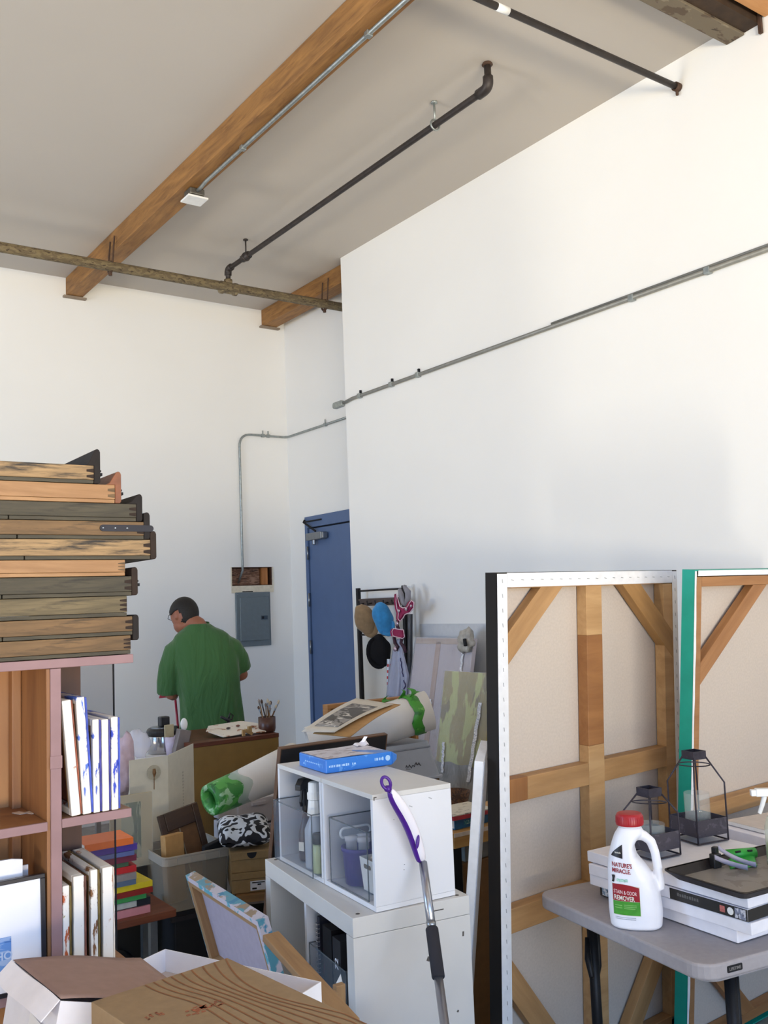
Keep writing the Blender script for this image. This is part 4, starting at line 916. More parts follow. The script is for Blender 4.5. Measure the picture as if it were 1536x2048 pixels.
t, L, rg = roll('paper_roll', 'white paper roll with green taped open end beside the brown desk panel', ea, eb, .066, .098)
m = MB(); R = lambda rr, z: [(x, y, z+.02*math.sin(k*.9)*(z > .05)) for k, (x, y, z) in enumerate(rg(rr, z))]
m.loft([rg(.0665, .13), rg(.068, .11), rg(.071, .02), rg(.068, -.012), rg(.046, -.014), rg(.04, .03), rg(.043, .1)], cap=False); m.build('green_tape', TAPEG, t, smooth=True)
m = MB(); m.loft([R(.0672, .16), R(.0678, .105)], cap=False); m.build('clear_wrap', clear('milky_tape', '#b9c9c0', .6, .3), t, smooth=True)
m = MB(); m.surf(lambda p, q: ((.067+.032*p)*math.cos(1.9+.12*q), (.067+.032*p)*math.sin(1.9+.12*q), .12+p*(L-.14)), 20, 2); m.build('green_seam', TAPEG, t)

# ---- desk with brown back board; folder, framed leaf print, thermos, painting gear
dy = 4.86
dl_, dr_ = P(384, 1483, 'y', dy), P(557, 1470, 'y', dy); dz_ = (dl_.z+dr_.z)/2
t = thing('desk', 'desk with olive-brown back panel and dark red top edge, seen from behind', 'desk', (dl_.x, dy, 0)); w = dr_.x-dl_.x
HB = mat('brown_hardboard', '#7c6030', .6, var=.05, scale=12)
MB().b2((0, 0, .12), (w, .006, dz_-.024)).build('back_panel', HB, t)
MB().b2((-.01, -.003, dz_-.0235), (w+.002, .55, dz_)).build('desk_top', wood('red_top', '#4a2418', '#63331f', 'x', 8, .45), t, bevel=.002)
for x in (0.003, w-.023): MB().b2((x, .007, 0), (x+.02, .54, dz_-.024)).build('side_panel', HB, t)
side = thing('side_cart', 'low cart beside the desk carrying the steel vacuum jug', 'cart', (dl_.x-.5, 4.95, 0)); sz = .9
MB().b2((0, 0, sz-.03), (.45, .5, sz)).build('cart_top', WHITE, side)
for x, y in ((.02, .02), (.43, .02), (.02, .48), (.43, .48)): MB().b2((x-.012, y-.012, 0), (x+.012, y+.012, sz-.031)).build('leg', STEEL, side)
# vacuum jug
q = P(325, 1500, 'y', 5.15)
t = thing('vacuum_jug', 'steel vacuum pump jug with black lid standing left of the man', 'jug', (q.x, 5.15, sz+.001)); r = .082
zl = P(325, 1468, 'y', 5.15).z-sz
CHR = mat('polished_steel', '#b9b9bd', .18, 1.0, var=.02)
MB().lathe([(0, 0), (r, 0), (r, zl-.005), (0, zl-.005)], n=32).build('steel_body', CHR, t, smooth=True, bevel=.004)
m = MB(); m.lathe([(0, zl-.004), (r+.004, zl-.004), (r+.006, zl+.02), (r-.004, zl+.035), (0, zl+.035)], n=32); m.box((.075, .03, zl+.022), (.06, .03, .022)); m.build('lid', CAPB, t, bevel=.005)
MB().lathe([(0, zl+.036), (r*.8, zl+.036), (r*.8, zl+.04), (0, zl+.04)], n=28).build('lid_plate', STEEL, t)
MB().box((0.01, 0, zl+.068), (.055, .05, .055)).build('pump_button', CAPB, t, bevel=.006)
# white folding board with the seed logo
f0, f1 = P(258, 1515, 'y', 4.5), P(335, 1511, 'y', 4.5); f2 = P(386, 1487, 'z', f1.z)
zf = f1.z; f0.z = zf
OFFW = mat('ivory_card', '#c9c4b4', .7, var=.02)
t = thing('folded_board', 'tall ivory folded card with a dandelion seed emblem', 'card', (f1.x, f1.y, 0))
d0 = (f0-f1); l0 = Vector((d0.x, d0.y)).length; a0 = math.atan2(d0.y, d0.x)
d2_ = (f2-f1); l2 = Vector((d2_.x, d2_.y)).length; a2 = math.atan2(d2_.y, d2_.x)
m = MB(); m.box((d0.x/2, d0.y/2, zf/2+.001), (l0, .004, zf-.002), Rz(a0)); p1_ = m.build('front_leaf', OFFW, t)
m = MB(); m.box((d2_.x/2, d2_.y/2, zf/2+.001), (l2, .004, zf-.002), Rz(a2)); m.build('side_leaf', OFFW, t)
sc_ = P(308, 1545, 'y', 4.49)-Vector((f1.x, f1.y, 0))
m = MB(); m.prism([(sc_.x+.035*math.cos(a), sc_.z+.035*math.sin(a)) for a in [2*PI*k/30 for k in range(30)]], sc_.y-.0004, sc_.y+.003, 'y')
m.build('seed_halo', mat('pale_halo', '#aaa390', .8, var=.1, scale=90), p1_)
m = MB()
for k in range(40):
    a = 2*PI*k/40; m.tube([(sc_.x+.006*math.cos(a), sc_.y-.0012, sc_.z+.006*math.sin(a)), (sc_.x+.037*math.cos(a), sc_.y-.0012, sc_.z+.037*math.sin(a))], .0005, 4)
m.build('seed_hairs', mat('pale_hair', '#c8c1ad', .8), p1_)['kind'] = 'stuff'
m = MB(); m.tube([(sc_.x, sc_.y-.002, sc_.z+.018), (sc_.x+.001, sc_.y-.002, sc_.z-.002), (sc_.x, sc_.y-.002, sc_.z-.02)], [.007, .010, .003], 8); m.tube([(sc_.x, sc_.y-.002, sc_.z-.02), (sc_.x-.001, sc_.y-.002, sc_.z-.08)], .0018, 6); m.build('seed_stem', mat('seed_brown', '#6a4a28', .7), p1_)
m = MB(); ux = Vector((math.cos(a2), math.sin(a2), 0)); nx = Vector((ux.y, -ux.x, 0))
for k in range(14): pp = ux*(l2*.55)+nx*.003; m.box((pp.x, pp.y, zf-.32+.0155*k), (.012, .001, .008), Rz(a2))
m.build('embossed_marks', mat('faint_grey', '#aeaa9c', .7), t)['kind'] = 'stuff'
# botanical print
q0_, q1_ = P(246, 1592, 'y', 4.3), P(304, 1592, 'y', 4.3); qb = P(275, 1675, 'y', 4.3)
t = thing('botanical_print', 'glazed print of dark green leaves standing in front of the ivory card', 'print', (q0_.x-.06, 4.3, qb.z-.13))
w = q1_.x-q0_.x+.06; h = q0_.z-qb.z+.13
MB().b2((0, 0, 0), (w, .012, h)).build('mount', mat('tan_mount', '#a89876', .6, var=.03), t)
MB().b2((.05, -.0012, .04), (w-.055, -.0002, h-.035)).build('leaf_picture', blotch('leaf_print', '#8d8a72', [(.5, '#3a4a2c'), (.62, '#1e2a1a')], scale=10, stretch=(3, 1, .7)), t)
MB().b2((0, -.0045, 0), (w, -.0025, h)).build('glass', clear('glass_sheet', '#e6ecec', .12, .02), t)
sst = thing('print_stand', 'dark box under the glazed leaf print', 'box', (q0_.x-.12, 4.29, 0)); MB().b2((0, 0, 0), (w+.03, .15, qb.z-.132)).build('box_body', mat('stand_dark', '#2a2622', .8), sst)
# things on the cart / desk top: cup with brush, white spoon, grey tin, plastic bag
t = thing('paper_cup', 'pale lilac paper cup holding a broad brush next to the vacuum jug', 'cup', (P(345, 1490, 'y', 5.0).x, 5.02, sz+.001))
MB().lathe([(0, 0), (.026, 0), (.036, .1), (.034, .1), (.025, .004), (0, .004)], n=20).build('cup', mat('lilac_cup', '#b9aec0', .6), t, smooth=True)
m = MB(); m.box((-.01, 0, .13), (.055, .012, .07)); m.build('brush_head', mat('brush_bristle', '#a3977a', .9), t, bevel=.004)
MB().tube([(0, 0, .006), (-.008, 0, .1)], .008).build('brush_handle', mat('brush_brown', '#5a4330', .6), t)
t = thing('plastic_spoon', 'white plastic spoon standing upright beside the grey tins', 'spoon', (P(373, 1490, 'y', 5.0).x, 5.03, sz+.002))
m = MB(); m.ell((0, 0, .155), (.022, .008, .035)); m.tube([(0, 0, .0), (0, 0, .13)], .006); m.build('spoon', WHITE, t, smooth=True)
t = thing('grey_tin', 'dull grey paint tin tilted beside the paper cup', 'tin', (P(360, 1490, 'y', 4.98).x+.005, 4.97, sz+.003))
m = MB(); m.box((0, 0, .07), (.07, .05, .13), Matrix.Rotation(.25, 3, 'Y')); m.build('tin_body', mat('tin_grey', '#7a7270', .5, .2), t, bevel=.004)
def crumple(name, label, cat, c, r, m_, seed=0, n=18, k=.35):
    mm = MB(); mm.ell((0, 0, 0), r, n=n, m=n//2+2)
    for vv in mm.bm.verts:
        p = vv.co; s = 1+k*noise.noise((p.x*22+seed, p.y*22, p.z*22))+.2*noise.noise((p.x*60, p.y*60+seed, p.z*60)); vv.co = p*s
    return tag(mm.build(name, m_, smooth=True, loc=c), label, cat)
BAG = clear('thin_bag', '#d9d7e2', .5, .25)
crumple('plastic_bag', 'crumpled translucent bag left of the vacuum jug', 'bag', (q.x-.165, 5.08, sz+.075), (.06, .05, .08), BAG, 2)
crumple('wrapped_bundle', 'pale pink wrapped bundle behind the blue-blotted canvas', 'bundle', P(246, 1530, 'y', 4.62), (.06, .07, .15), mat('pinkish_wrap', '#b9a3ad', .6, var=.06), 5)
# palette, jar of brushes
zt = dz_+.0015
t = thing('palette', 'white paint-stained palette board lying on the desk top', 'palette', (P(470, 1475, 'y', 5.0).x, dy+.14, zt))
PALM = blotch('palette_paint', '#d9d2c6', [(.6, '#9a6a4a'), (.67, '#4a3a38')], scale=13, rough=.5, stretch=(1, 2, 1))
m = MB(); m.prism([(-.17, .02), (-.12, -.1), (.0, -.09), (.15, -.1), (.17, .05), (.1, .12), (-.12, .1)], 0, .006); o = m.build('board', PALM, t, bevel=.002); o.rotation_euler.x = .22; o.location.z = .026
for k, (x, y, c) in enumerate(((-.04, .0, '#3a3030'), (.03, .02, '#7a4a3a'), (.1, -.02, '#8a5a40'))):
    MB().ell((x, y, .012+.22*y+.028), (.014, .008, .006), n=10, m=6).build('paint_dab', mat('dab_'+c, c, .4), t, smooth=True)
t = thing('brush_jar', 'brown jar full of paintbrushes at the right end of the desk top', 'brush jar', (P(533, 1472, 'y', dy+.1).x, dy+.09, zt))
MB().lathe([(0, 0), (.045, 0), (.05, .02), (.05, .085), (.046, .085), (.044, .006), (0, .006)], n=22).build('jar', mat('jar_brown', '#4a2c22', .35), t, smooth=True)
rnd = random.Random(8)
for k in range(11):
    a = rnd.uniform(0, 2*PI); r0_ = .02; tx_ = rnd.uniform(-.075, .075); ty = rnd.uniform(-.03, .03); hgt = rnd.uniform(.13, .185)
    b_ = MB().tube([(r0_*math.cos(a)*.6, r0_*math.sin(a)*.6, .008), (tx_*.8, ty*.8, hgt*.82)], .0035, 6).build('brush', mat('brush_handle_%d' % (k % 3), ('#6a4a30', '#3a2c2a', '#8a6a48')[k % 3], .5), t)
    m = MB(); m.tube([(tx_*.8, ty*.8, hgt*.82), (tx_*.92, ty*.92, hgt*.92)], .0045, 6); m.build('ferrule', STEEL, b_)
    m = MB(); m.tube([(tx_*.92, ty*.92, hgt*.92), (tx_*.98, ty*.98, hgt*1.0), (tx_, ty, hgt*1.05)], [.006, .007, .002], 6); m.build('bristles', mat('bristle_%d' % (k % 3), ('#b9a890', '#5a4438', '#8c8078')[k % 3], .9), b_)
t = thing('wood_blocks', 'small tan wooden clamp beside the brush jar', 'clamp', (P(492, 1474, 'y', dy+.06).x, dy+.03, zt))
m = MB(); m.box((0, 0, .02), (.05, .02, .018), Matrix.Rotation(.5, 3, 'Y')); m.box((.01, .003, .03), (.02, .02, .04)); m.box((-.03, 0, .018), (.015, .015, .034)); m.build('clamp', wood('clamp_wood', '#8a6a40', '#b0905c', 'x', 10), t)
t = thing('scissors', 'black-handled scissors standing behind the palette', 'scissors', (P(462, 1460, 'y', dy+.3).x, dy+.33, zt))
m = MB(); m.tube([(0, 0, .002), (.0, .0, .06), (-.05, 0, .085)], [.012, .012, .008], 8); m.tube([(0, 0, .07), (.012, 0, .1), (.03, 0, .085), (.02, 0, .06), (0, 0, .07)], .006, 6); m.build('handles', CAPB, t, smooth=True)
# ================================================================ RIGHT: LARGE CANVASES, FOLDING TABLE
LINEN = mat('raw_canvas_back', '#c2b6ab', .9, var=.03, scale=120, bump=.08, bscale=600)
GESSO = mat('gesso_white', '#dfe0e4', .7, var=.03, scale=30, bump=.1, bscale=200)
BARZ = wood('bar_pine_z', '#a37c50', '#bd9769', 'y', 9, .6); BARX = wood('bar_pine_x', '#977046', '#b38b5d', 'x', 9, .6); BARD = wood('bar_dark', '#83552e', '#9b6a3d', 'y', 8, .55)
BLACKP = blotch('black_paint', '#140e0b', [(.74, '#d8d4d0')], scale=34, rough=.85, stretch=(1, .5, 1)); TEAL = mat('teal_paint', '#0f9483', .45, var=.05, scale=12)
def isect(px, py, o, n):
    d = ray(px, py); return CAM + d*((o-CAM).dot(n)/d.dot(n))
def big_canvas(label, o, u, v, W, Hh, dep, edge):
    n = u.cross(v).normalized()
    t = frame_thing('stretched_canvas', label, 'canvas', o, u, v, n, 'large canvases turned back to front')
    L = lambda px, py, z=0: (t.matrix_world.inverted() @ isect(px, py, o+n*z, n))
    m = MB(); k = .004
    m.b2((0, 0, -dep), (k, Hh, -.001)); m.b2((W-k, 0, -dep), (W, Hh, -.001)); m.b2((k, Hh-k, -dep), (W-k, Hh, -.001)); m.b2((k, 0, -dep), (W-k, k, -.001))
    m.build('painted_edge', edge, t)
    MB().b2((k, k, -dep), (W-k, Hh-k, -dep+.004)).build('canvas_back', LINEN, t)
    return t, L
def bar(t, name, a, b, wd, z0, z1, m_, bev=.002):
    a = Vector((a[0], a[1], 0)); b = Vector((b[0], b[1], 0)); d = b-a; L = d.length; ang = math.atan2(d.y, d.x)
    mm = MB(); mm.b2((-L/2, -wd/2, z0), (L/2, wd/2, z1)); o = mm.build(name, m_, t, bevel=bev)
    o.location = (a+b)/2; o.rotation_euler.z = ang; return o
def brace(t, a, b, wd, z0, z1, m_, clip):
    """diagonal bar, sawn off flush with the frame"""
    a = Vector((a.x, a.y)); b = Vector((b.x, b.y)); d = (b-a).normalized(); n_ = Vector((-d.y, d.x))*wd/2; a = a-d*.3; b = b+d*.3
    poly = [a-n_, b-n_, b+n_, a+n_]
    for ax, lim, sg in ((0, clip[0], 1), (1, clip[1], 1), (0, clip[2], -1), (1, clip[3], -1)):
        out = []
        for i in range(len(poly)):
            p, q = poly[i-1], poly[i]; pi, qi = (p[ax]-lim)*sg >= 0, (q[ax]-lim)*sg >= 0
            if pi != qi: out.append(p+(q-p)*((lim-p[ax])/(q[ax]-p[ax])))
            if qi: out.append(q)
        poly = out
    ce = sum(poly, Vector((0, 0)))/len(poly); ang = math.atan2(d.y, d.x); R = Matrix.Rotation(-ang, 2)
    m = MB(); m.prism([tuple(R @ (p-ce)) for p in poly], z0, z1); o = m.build('corner_brace', m_, t, bevel=.0015)
    o.location = (ce.x, ce.y, 0); o.rotation_euler.z = ang; return o
def fold(t, W, Hh, wl, wt, wr):
    for nm, a, b, along in (('folded_canvas', (.001, .004, 0), (wl, Hh-.004, .0022), 1), ('folded_canvas', (wl+.0005, Hh-wt, 0), (W-wr-.0005, Hh-.001, .0022), 0), ('folded_canvas', (W-wr, .004, 0), (W-.001, Hh-.004, .0022), 1)):
        f_ = MB().b2(a, b).build(nm, GESSO, t, bevel=.0008)
        m = MB(); L = (b[1]-a[1]) if along else (b[0]-a[0]); k = int(L/.048)
        for i in range(k):
            s = (i+.5)/k*L
            if along: m.box(((a[0]+b[0])/2, a[1]+s, .0026), (.0016, .013, .001), Rz(.15))
            else: m.box((a[0]+s, (a[1]+b[1])/2, .0026), (.013, .0016, .001), Rz(-.1))
        m.build('staples', STEEL, f_)['kind'] = 'stuff'
# canvas with the black painted edge
ang, lean = .069, .053
u = Vector((math.cos(ang), math.sin(ang), 0)); nz_ = Vector((math.sin(ang), -math.cos(ang), 0))
v = (Vector((0, 0, math.cos(lean)))+nz_*math.sin(lean)); base = Vector((2.12, 2.40, .74)); o = base-v*(.735/math.cos(lean)); W, Hh = 1.036, 1.772
t, L = big_canvas('tall canvas with black painted side, its braced wooden back facing us', o, u, v, W, Hh, .053, BLACKP)
fold(t, W, Hh, .048, .05, .034)
for a, b, nm in (((.0245, .05), (.0245, Hh-.05), 0), ((W-.05, .05), (W-.05, Hh-.052), 1)):
    bar(t, 'stretcher_bar', a, b, .04 if nm == 0 else .085, -.045, -.0005, BARZ)
bar(t, 'stretcher_bar', (.07, Hh-.028), (W-.095, Hh-.028), .05, -.045, -.0005, BARX); bar(t, 'stretcher_bar', (.07, .03), (W-.095, .03), .055, -.045, -.0005, BARX)
c = lambda px, py: L(px, py)
xa, xb = c(1189, 1162).x, c(1200, 1900).x; xm = (xa+xb)/2; ya, yb2 = c(1189, 1270).y, c(1192, 1490).y
cw = c(1205, 1400).x-c(1174, 1400).x
for y0, y1, mt in ((Hh-.052, ya, BARZ), (ya, yb2, BARD), (yb2, .058, BARZ)): bar(t, 'centre_bar', (xm, y0), (xm, y1), cw, -.046, -.001, mt)
ym = (c(1016, 1582).y+c(1336, 1515).y)/2
bar(t, 'cross_brace', (.05, ym), (.14, ym), .078, -.046, -.0012, BARD); bar(t, 'cross_brace', (.14, ym), (xm-cw/2, ym), .078, -.046, -.0012, BARX); bar(t, 'cross_brace', (xm+cw/2, ym), (W-.092, ym), .078, -.046, -.0012, BARX)
yl = c(1020, 1845).y
bar(t, 'cross_brace', (.05, yl), (xm-cw/2, yl), .08, -.046, -.0012, BARX); bar(t, 'cross_brace', (xm+cw/2, yl), (W-.092, yl), .08, -.046, -.0012, BARX)
brace(t, c(1000, 1322), c(1114, 1160), .078, -.04, -.0008, BARX, (.0485, .06, W-.052, Hh-.0505))
brace(t, c(1252, 1152), c(1352, 1298), .078, -.04, .0004, wood('bar_dull_pine', '#8a6539', '#a67e4c', 'x', 8), (.0485, .06, W-.036, Hh-.0505))  # right brace in a slightly darker pine
brace(t, Vector((W-.05, .44, 0)), Vector((W-.36, .05, 0)), .078, -.04, .0003, BARX, (.0485, .06, W-.036, Hh-.06)); brace(t, Vector((.05, .44, 0)), Vector((.36, .05, 0)), .078, -.04, -.0008, BARX, (.0485, .06, W-.06, Hh-.06))
m = MB()
# canvas with the teal edge
T = P(1390, 1140, 'y', 2.13); lean = .1; ang = .05
u = Vector((math.cos(ang), math.sin(ang), 0)); nz_ = Vector((math.sin(ang), -math.cos(ang), 0)); v = (Vector((0, 0, math.cos(lean)))+nz_*math.sin(lean))
Hh = (T.z-.012)/math.cos(lean); o = T-v*Hh; W = .80
t, L = big_canvas('canvas with teal painted side at the right edge of the picture', o, u, v, W, Hh, .053, TEAL)
m = MB(); rnd = random.Random(2)
pts = [(.0, .004)]+[(.012+rnd.uniform(-.003, .003), .004+(Hh-.008)*k/30) for k in range(31)]+[(.0, Hh-.004)]
m.prism(pts, 0, .001); m.build('bare_margin', GESSO, t); MB().b2((.02, Hh-.022, 0), (W, Hh-.002, .001)).build('bare_margin', GESSO, t)
BROWNB = wood('brown_bar_y', '#8a5f3a', '#a2754a', 'y', 9, .6); BROWNX = wood('brown_bar_x', '#8a5c34', '#a5764a', 'x', 9, .6)
bar(t, 'stretcher_bar', (.03, .05), (.03, Hh-.025), .032, -.046, -.0006, BROWNB); bar(t, 'stretcher_bar', (W-.03, .05), (W-.03, Hh-.025), .032, -.046, -.0006, BROWNB)
bar(t, 'stretcher_bar', (.047, Hh-.043), (W-.047, Hh-.043), .036, -.046, -.0006, BROWNX); bar(t, 'stretcher_bar', (.047, .04), (W-.047, .04), .036, -.046, -.0006, BROWNX)
c = lambda px, py: L(px, py)
brace(t, c(1388, 1368), c(1534, 1150), .062, -.035, -.001, BROWNX, (.0465, .058, W-.0465, Hh-.0615))
ym = (c(1420, 1624).y+c(1530, 1592).y)/2; bar(t, 'cross_brace', (.047, ym), (W-.047, ym), .062, -.045, -.001, BARX)
brace(t, c(1405, 1905), c(1522, 2054), .062, -.035, -.001, BROWNX, (.0465, .058, W-.0465, Hh-.0615))

# white-edged canvas leaning left of the black one
h_ = Vector((.72, .694, 0)); top = P(967, 1524, 'y', 2.40); bot = P(943, 1900, 'y', 2.53)
v = (top-bot).normalized(); u = (h_-v*h_.dot(v)).normalized(); n = u.cross(v)
Ls = (top.z-.02)/v.z; o = top-v*Ls
t = frame_thing('white_canvas', 'narrow white canvas edge leaning left of the black-sided canvas', 'canvas', o, u, v, n)
MB().b2((0, 0, -.03), (.22, Ls, 0)).build('primed_canvas', GESSO, t, bevel=.002)
f_ = MB().b2((.002, .01, .0003), (.045, Ls-.01, .002)).build('folded_canvas', mat('bluish_gesso', '#c3c8d6', .7, var=.03), t)
m = MB()
for k in range(22): m.box((.022, .05+.05*k, .0024), (.0016, .012, .001))
m.build('staples', STEEL, f_)['kind'] = 'stuff'

# ---- folding table
TL0 = Vector((2.067, 1.583, 0)); ta = math.radians(80.26-90)
tab = thing('folding_table', 'grey plastic folding table with black legs holding the jug and boxes', 'table', TL0, ta)
ex, ey = Vector((math.cos(ta), math.sin(ta), 0)), Vector((-math.sin(ta), math.cos(ta), 0))
TP = lambda x, y, z=.74: TL0+ex*x+ey*y+Vector((0, 0, z))
TGREY = mat('table_grey_plastic', '#9d989b', .6, var=.03, scale=60, bump=.12, bscale=500)
m = MB(); pr = rrect(1.75, .745, .06, 6, (.875, .3725)); m.prism(pr, .697, .7385, 'z'); m.build('table_top', TGREY, tab, bevel=.007, seg=3)
m = MB(); m.prism(rrect(1.65, .66, .05, 6, (.875, .3725)), .672, .6965, 'z'); m.build('underframe', TGREY, tab, bevel=.004)
LEGB = mat('black_steel', '#15161b', .45, .4, var=.05)
for x, y in ((.16, .665), (.16, .075), (1.6, .665), (1.6, .075)):
    MB().tube([(x, y, .671), (x, y, .0)], .017, 12).build('leg', LEGB, tab, smooth=True)
    m = MB(); m.tube([(x+.02, y, .66), (x+.02, y, .5), (x+.0, y, .44)], .008, 8) if x < 1 else m.tube([(x-.02, y, .66), (x, y, .44)], .008, 8); m.build('leg_brace', LEGB, tab, smooth=True)
for x in (.16, 1.6): MB().tube([(x, .093, .12), (x, .647, .12)], .012, 10).build('leg_crossbar', LEGB, tab, smooth=True)
m = MB(); m.tube([(.13, .655, .60), (.12, .64, .54), (.10, .60, .50)], [.006, .012, .008], 8); m.build('locking_arm', LEGB, tab, smooth=True)
lp = P(1437, 1917, 'z', .725); xx = (lp-TL0).dot(ex)
m = MB(); m.prism(rrect(.052, .017, .003, 3, (xx, .719)), -.0016, -.0002, 'y'); pl = m.build('name_plate', mat('plate_black', '#17181c', .4), tab)
MB().text('LIFETIME', .0105, lambda p, q: (xx+p, -.0022, .7155+q), .0003, 'CENTER').build('plate_lettering', mat('plate_grey', '#7e7a78', .5, var=0), pl)

# ---- canvas boxes stacked on the table
CB = mat('white_canvas_box', '#e3e2ea', .5, var=.02); CBT = mat('box_top_grey', '#c9bfb6', .6, var=.04)
BLB = mat('black_band', '#25221f', .45, var=.1)
def cbox(label, near, far, z0, z1, width, band=None, shrink=False):
    near = Vector((near.x, near.y, 0)); far = Vector((far.x, far.y, 0))
    d = far-near; Lg = d.length; an = math.atan2(d.y, d.x)-PI/2
    t = thing('canvas_box', label, 'box', (near.x, near.y, z0), an, 'flat canvas boxes stacked on the folding table')
    hh = z1-z0-.001
    m = MB(); m.b2((0, 0, 0), (width, Lg, hh)); m.build('carton', CB, t, bevel=.0025)
    if band == 'near':
        b_ = MB(); b_.b2((-.0012, .002, .001), (-.0002, .26, hh-.001)); b_.b2((-.0012, -.0012, .001), (width, -.0002, hh-.001)); b_ = b_.build('printed_band', BLB, t)
        MB().b2((-.002, .006, .003), (-.0013, .04, hh-.003)).build('picture_square', blotch('grey_picture', '#c9c9d2', [(.5, '#7d8296'), (.6, '#4a4c58')], scale=90), b_)
        m = MB(); m.prism([(.054+.010*math.cos(a), hh*.5+.010*math.sin(a)) for a in [2*PI*k/16 for k in range(16)]], -.002, -.0013, 'x'); m.build('round_seal', WHITE, b_)
        m = MB(); m.b2((-.002, .072, .008), (-.0013, .088, hh-.008)); m.build('red_crest', mat('red_crest', '#b96a62', .6, var=.2, scale=200), b_)
        m = MB()
        for k_ in range(9): m.b2((-.002, .233-.0085*k_, hh*.45), (-.0013, .227-.0085*k_, hh*.45+(.009, .0075, .0085)[k_ % 3]))
        m.build('faint_lettering', mat('band_grey', '#5c5a58', .6, var=.2, scale=300), b_)['kind'] = 'stuff'
    if band == 'far':
        b_ = MB(); b_.b2((-.0012, Lg-.16, .001), (-.0002, Lg-.002, hh-.001)); b_.b2((0, Lg+.0002, .001), (width, Lg+.0012, hh-.001)); b_ = b_.build('printed_band', BLB, t)
        MB().b2((-.002, Lg-.045, .004), (-.0013, Lg-.01, hh-.004)).build('picture_square', blotch('bluegrey_picture', '#d0d2d8', [(.5, '#7f93a6'), (.6, '#4f5f70')], scale=90), b_)
        for yy, rr in ((Lg-.06, .007), (Lg-.082, .006)):
            m = MB(); m.prism([(yy+rr*math.cos(a), hh*.62+rr*math.sin(a)) for a in [2*PI*k/16 for k in range(16)]], -.002, -.0013, 'x'); m.build('round_seal', WHITE, b_)
    return t
D0 = cbox('lowest white canvas box, directly on the folding table top', P(1476, 1887, 'z', .742), P(1174, 1790, 'z', .742)+Vector((.03, -.03, 0)), .7415, .776, .44, 'far')
C0 = cbox('white canvas box second from the table top, below the black-banded one', P(1504, 1872, 'z', .778), P(1180, 1768, 'z', .778), .7775, .8105, .45)
B0 = cbox('canvas box with a black printed band at its near end', P(1497, 1845, 'z', .812), P(1178, 1748, 'z', .812), .8120, .8455, .45, 'near')
A0 = cbox('topmost white canvas box carrying the lanterns and black tray', P(1497, 1818, 'z', .847), P(1175, 1722, 'z', .847), .8470, .88, .45)
pn_, pf_ = P(1529, 1661, 'z', .868), P(1455, 1637, 'z', .868); bq = pn_; bl = (pf_-pn_).length
for i, (lab, dx) in enumerate((('lowest of three white boxes at the far end of the table', 0), ('middle of three white boxes at the far end of the table', .008), ('third white box, under the smooth lid board at the far end', .0))):
    t = thing('flat_box', lab, 'box', Vector((bq.x, bq.y, .7415+.038*i))-ex*(.035-dx)-ey*(.05-dx), ta, 'white boxes at the far end of the table')
    MB().b2((0, 0, 0), (.45, .24, .0365)).build('carton', CB, t, bevel=.0025)
t = thing('blank_board', 'thin white canvas panel on top of the far box pile', 'canvas panel', Vector((bq.x, bq.y, .8565)), ta)
MB().b2((0, 0, 0), (.36, bl*.9, .012)).build('panel_edge', WHITE, t, bevel=.001); MB().b2((.001, .001, .0122), (.359, bl*.9-.001, .0135)).build('panel_face', CBT, t)

# ---- lanterns
LM = mat('lantern_metal', '#38343e', .5, .4, var=.15, scale=60); GLS = clear('lantern_glass', '#dfe6e4', .13, .02)
def lantern(label, loc, rz, s, h, kink):
    t = thing('lantern', label, 'lantern', loc, rz, 'dark metal candle lanterns'); c = .027; r = .0028
    m = MB()
    for a in (0, 1, 2, 3): m.box((c*math.cos(a*PI/2)*.94, c*math.sin(a*PI/2)*.94, h-.012), (.004 if a % 2 == 0 else 2*c, 2*c if a % 2 == 0 else .004, .024))
    m.b2((-c, -c, h-.026), (c, c, h-.0242)); m.build('cap', LM, t)
    for sx in (-1, 1):
        for sy in (-1, 1): MB().tube([(sx*c*.96, sy*c*.96, h-.02), (sx*s, sy*s, kink), (sx*s, sy*s, .003)], r, 8).build('post', LM, t, smooth=True)
    for a, b in (((-s, -s), (s, -s)), ((s, -s), (s, s)), ((s, s), (-s, s)), ((-s, s), (-s, -s))):
        MB().tube([(a[0], a[1], .004), (b[0], b[1], .004)], .0028, 6).build('base_rail', LM, t)
        m = MB(); m.box(((a[0]+b[0])/2*1.0, (a[1]+b[1])/2*1.0, .05), (abs(b[0]-a[0])+.002, abs(b[1]-a[1])+.002, .052)); pn = m.build('side_panel', blotch('stamped_panel', '#3a3640', [(.6, '#4c4852'), (.66, '#2a2730')], scale=60), t)
    MB().b2((-s+.002, -s+.002, .026), (s-.002, s-.002, .029)).build('candle_floor', LM, t)
    MB().lathe([(.041, .03), (.041, kink-.035), (.0392, kink-.035), (.0392, .032)], n=24).build('glass_cylinder', GLS, t, smooth=True)
    m = MB(); m.tube([(.9*c+.0*k, 0, 0) for k in range(1)]*0 or [(c*1.9*math.cos(a)-.012, c*1.9*math.sin(a)-.01, h-.03-.016*math.cos(a-.8)-.012) for a in [2*PI*k/24 for k in range(24)]], .002, 6, closed=True); m.build('ring_handle', LM, t, smooth=True)
    return t
zA = .8805
l1 = P(1310, 1716, 'z', zA); l2 = P(1398, 1684, 'z', zA)
lantern('smaller dark metal lantern behind the jug', l1+Vector((.028, .03, 0)), ta+.05, .058, .204, .13)
lantern('taller dark metal lantern in front of the teal-sided canvas', l2+Vector((.03, .02, 0)), ta-.02, .063, .285, .185)

